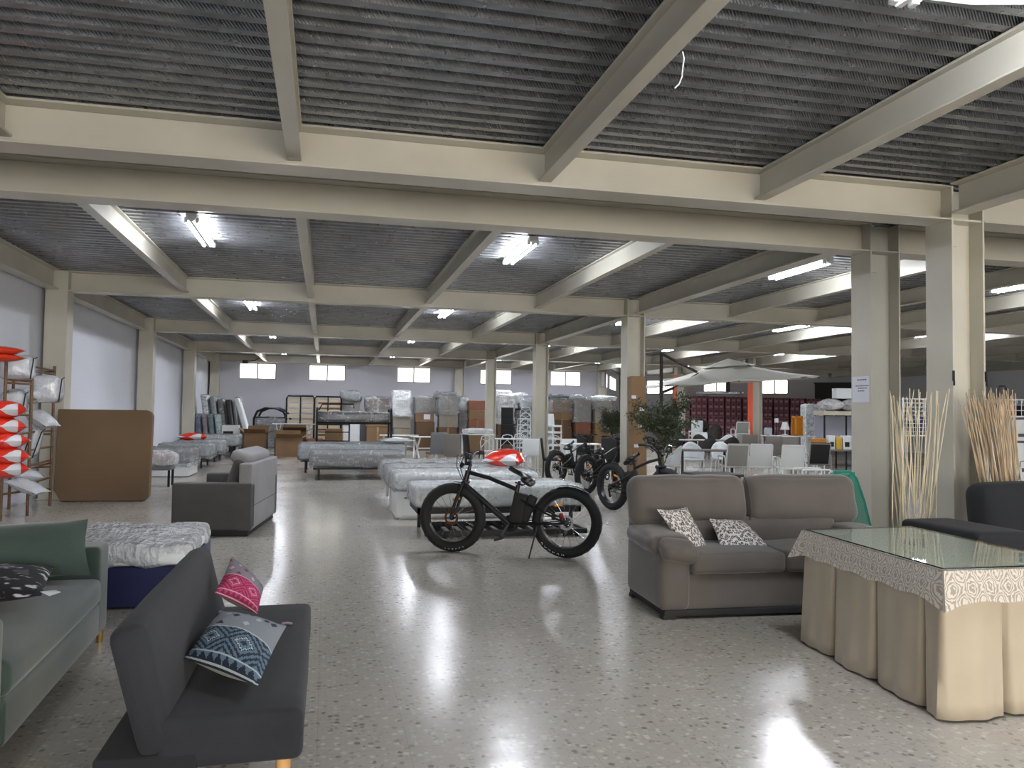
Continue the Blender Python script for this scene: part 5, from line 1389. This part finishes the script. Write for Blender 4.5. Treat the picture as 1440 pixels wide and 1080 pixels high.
MB().lathe([(.06, 0), (.015, .04), (.015, .55), (.03, .56)], 10).build('base', black_matte, t); MB().lathe([(.06, .38), (.06, .50), (.0, .52)], 10).build('shade', white_plastic, t)
tag(soft((.2, .2, .22), .05, on(1080)[:2]+(zt+.115,), matt_grey, 'storage_jar', None, n=2), 'small grey jar at the left end of the display table', 'jar')
a, b = gl(1150, 630, 20.5), gl(1262, 630, 20.5); c = (a+b)/2
table('display_table', 'long table carrying small boxes before the paired column', (c.x, c.y, 0), (b-a).length, .6, .70, taupe_plastic, white_paint, -.23)
for (u, w, h, mt, lab) in ((1151, .34, .28, honey, 'honey-coloured wooden box on the long table'), (1168, .16, .36, white_plastic, 'slim white carton beside the honey-coloured box'), (1178, .15, .33, yellowp, 'yellow carton on the long table'), (1189, .2, .36, white_plastic, 'white carton right of the yellow carton'), (1199, .16, .34, paper, 'white printed carton nearest the paired column')):
    q = gl(u, 625, 20.5); o = box_thing(lab, (q.x, q.y, .702), (w, .2, h), -.23, mt, tapeit=False, name='small_box')
    if mt is white_plastic: MB().bb(-w*.3, w*.3, -.104, -.1, h*.2, h*.55).build('print', black_matte, o, smooth=False)
a, b = gl(1151, 580, 23.3), gl(1214, 580, 23.3); c = (a+b)/2; L = (b-a).length
t = thing('storage_shelf', 'tall shelf with pale top board carrying wrapped bedding, left of the paired column', 'shelf', (c.x, c.y, 0), -.23)
MB().bb(-L/2, L/2, -.4, .4, 1.60, 1.72).build('top_board', cream_back, t, smooth=False)
MB().bb(-L/2, L/2, .3, .34, .7, 1.58).build('back_panel', simple('blue_grey_panel', '#9a9ea9', .6), t, smooth=False); MB().bb(-L/2, L/2, -.38, .38, .66, .70).build('shelf_board', white_paint, t, smooth=False)
for x in (-L/2+.03, 0, L/2-.03):
    for y in (-.36, .36): MB().bb(x-.02, x+.02, y-.02, y+.02, 0, 1.6).build('post', dark_steel, t, smooth=False)
for i, (u, lab) in enumerate(((1168, 'white wrapped bedding on the left end of the tall shelf'), (1199, 'white wrapped bedding on the tall shelf next to the paired column'))):
    q = gl(u, 575, 23.3); pack(lab, (q.x, q.y, 1.72+.19), (.62, .6, .36), 0, [film_thick], cat='bedding', seed=80+i, name='wrapped_bedding', squash=.35)
q = gl(1190, 556, 23.3); box_thing('white square carton on top of the wrapped bedding of the tall shelf', (q.x, q.y+.1, 2.1), (.6, .3, .30), -.2, white_plastic, tapeit=False, name='white_box')
q = gl(1143, 590, 26); o = box_thing('white wrapped appliance standing left of the tall shelf', (q.x, q.y, 0), (.62, .6, 1.95), -.3, matt_white, tapeit=False, name='wrapped_appliance')
soft((.66, .64, 1.97), .05, (0, 0, .985), film, 'plastic_cover', o, n=8, wr=.03)
# wire racks behind the columns
def wire_rack(label, u0, u1, f, z0, z1, rz, full=True):
    a, b = FD(u0, 580, f), FD(u1, 580, f); c = (a+b)/2; L = (b-a).length; t = thing('wire_rack', label, 'rack', (c.x, c.y, 0), rz)
    m = MB()
    for y in (-.2, .2):
        k = int(L/.06)
        for i in range(k+1): m.tube([(-L/2+L*i/k, y, z0), (-L/2+L*i/k, y, z1)], .004, 4, cap=False)
        j = max(2, int((z1-z0)/.06))
        for i in range(j+1): m.tube([(-L/2, y, z0+(z1-z0)*i/j), (L/2, y, z0+(z1-z0)*i/j)], .004, 4, cap=False)
    m.build('mesh_panel', white_paint, t)
    m = MB(); m.bb(-L/2, L/2, -.2, .2, z0-.01, z0); m.build('tray', white_paint, t, smooth=False)
    for x in (-L/2, L/2):
        for y in (-.2, .2): MB().tube([(x, y, 0), (x, y, z1+.02)], .012, 6).build('post', white_paint, t)
    return t
wire_rack('white wire mesh rack seen between the two near columns', 1262, 1318, 12.5, 1.25, 1.83, -.25)
q = FD(1290, 585, 12.5); 
for i, (u, z, h, mt, lab) in enumerate(((1282, 1.26, .22, black_matte, 'black item in the white mesh rack between the columns, left'), (1294, 1.26, .3, simple('navy_item', '#23284a', .5), 'navy item in the white mesh rack between the columns, right'))):
    q = FD(u, 580, 12.5); tag(soft((.13, .16, h), .03, (q.x, q.y, z+h/2), mt, 'packed_item', None, n=2), lab, 'item')
wire_rack('white wire basket rack at the right edge behind the dried sticks', 1392, 1475, 9.6, 1.56, 1.76, -.25)
for i, (u, lab) in enumerate(((1400, 'dark item in the wire basket at the right edge, left one'), (1418, 'dark item in the wire basket at the right edge, middle one'), (1434, 'dark item in the wire basket at the right edge, right one'))):
    q = FD(u, 580, 9.6); tag(soft((.11, .14, .15), .03, (q.x, q.y, 1.565+.075), black_matte if i != 1 else plum, 'packed_item', None, n=2), lab, 'item')
a, b = FD(1396, 580, 10.1), FD(1478, 580, 10.1); c = (a+b)/2
t = thing('printed_board', 'pale display panel with a chair print at the right edge', 'sign', (c.x, c.y+.05, 0), -.25)
MB().bb(-.4, .4, -.02, .02, .3, 1.52).build('board', white_plastic, t, smooth=False)
m = MB(); m.bb(-.02, .12, -.026, -.021, 1.30, 1.34); m.bb(-.04, .10, -.026, -.021, 1.22, 1.25); m.tube([(-.02, -.024, .75), (.0, -.024, .98), (.16, -.024, 1.02), (.18, -.024, .75)], .006, 5); m.bb(.02, .16, -.026, -.021, .85, .9); m.build('print', ink, t, smooth=False)
for x in (-.38, .38): MB().bb(x-.02, x+.02, -.15, .15, 0, .3).build('foot', white_paint, t, smooth=False)
t = thing('trolley_handle', 'black loop-handled folding trolley on the wire basket at the right edge', 'trolley', (0, 0, 0))
q = FD(1421, 580, 9.6); t.location = (q.x, q.y+.12, 1.57)
MB().tube([(-.06, 0, 0), (-.06, 0, .33), (-.04, 0, .36), (.04, 0, .36), (.06, 0, .33), (.06, 0, 0)], .009, 8).build('loop', black_matte, t); MB().bb(-.07, .07, -.03, .03, 0, .03).build('base', black_matte, t)

# ------------------------------------------------------------------ light and view
w = bpy.data.worlds.new('world'); S.world = w; w.use_nodes = True
w.node_tree.nodes['Background'].inputs[0].default_value = (.62, .72, .9, 1); w.node_tree.nodes['Background'].inputs[1].default_value = 1.2
S.view_settings.view_transform = 'Standard'; S.view_settings.look = 'None'; S.view_settings.gamma = 1; S.view_settings.use_curve_mapping = False
S.view_settings.exposure = .66
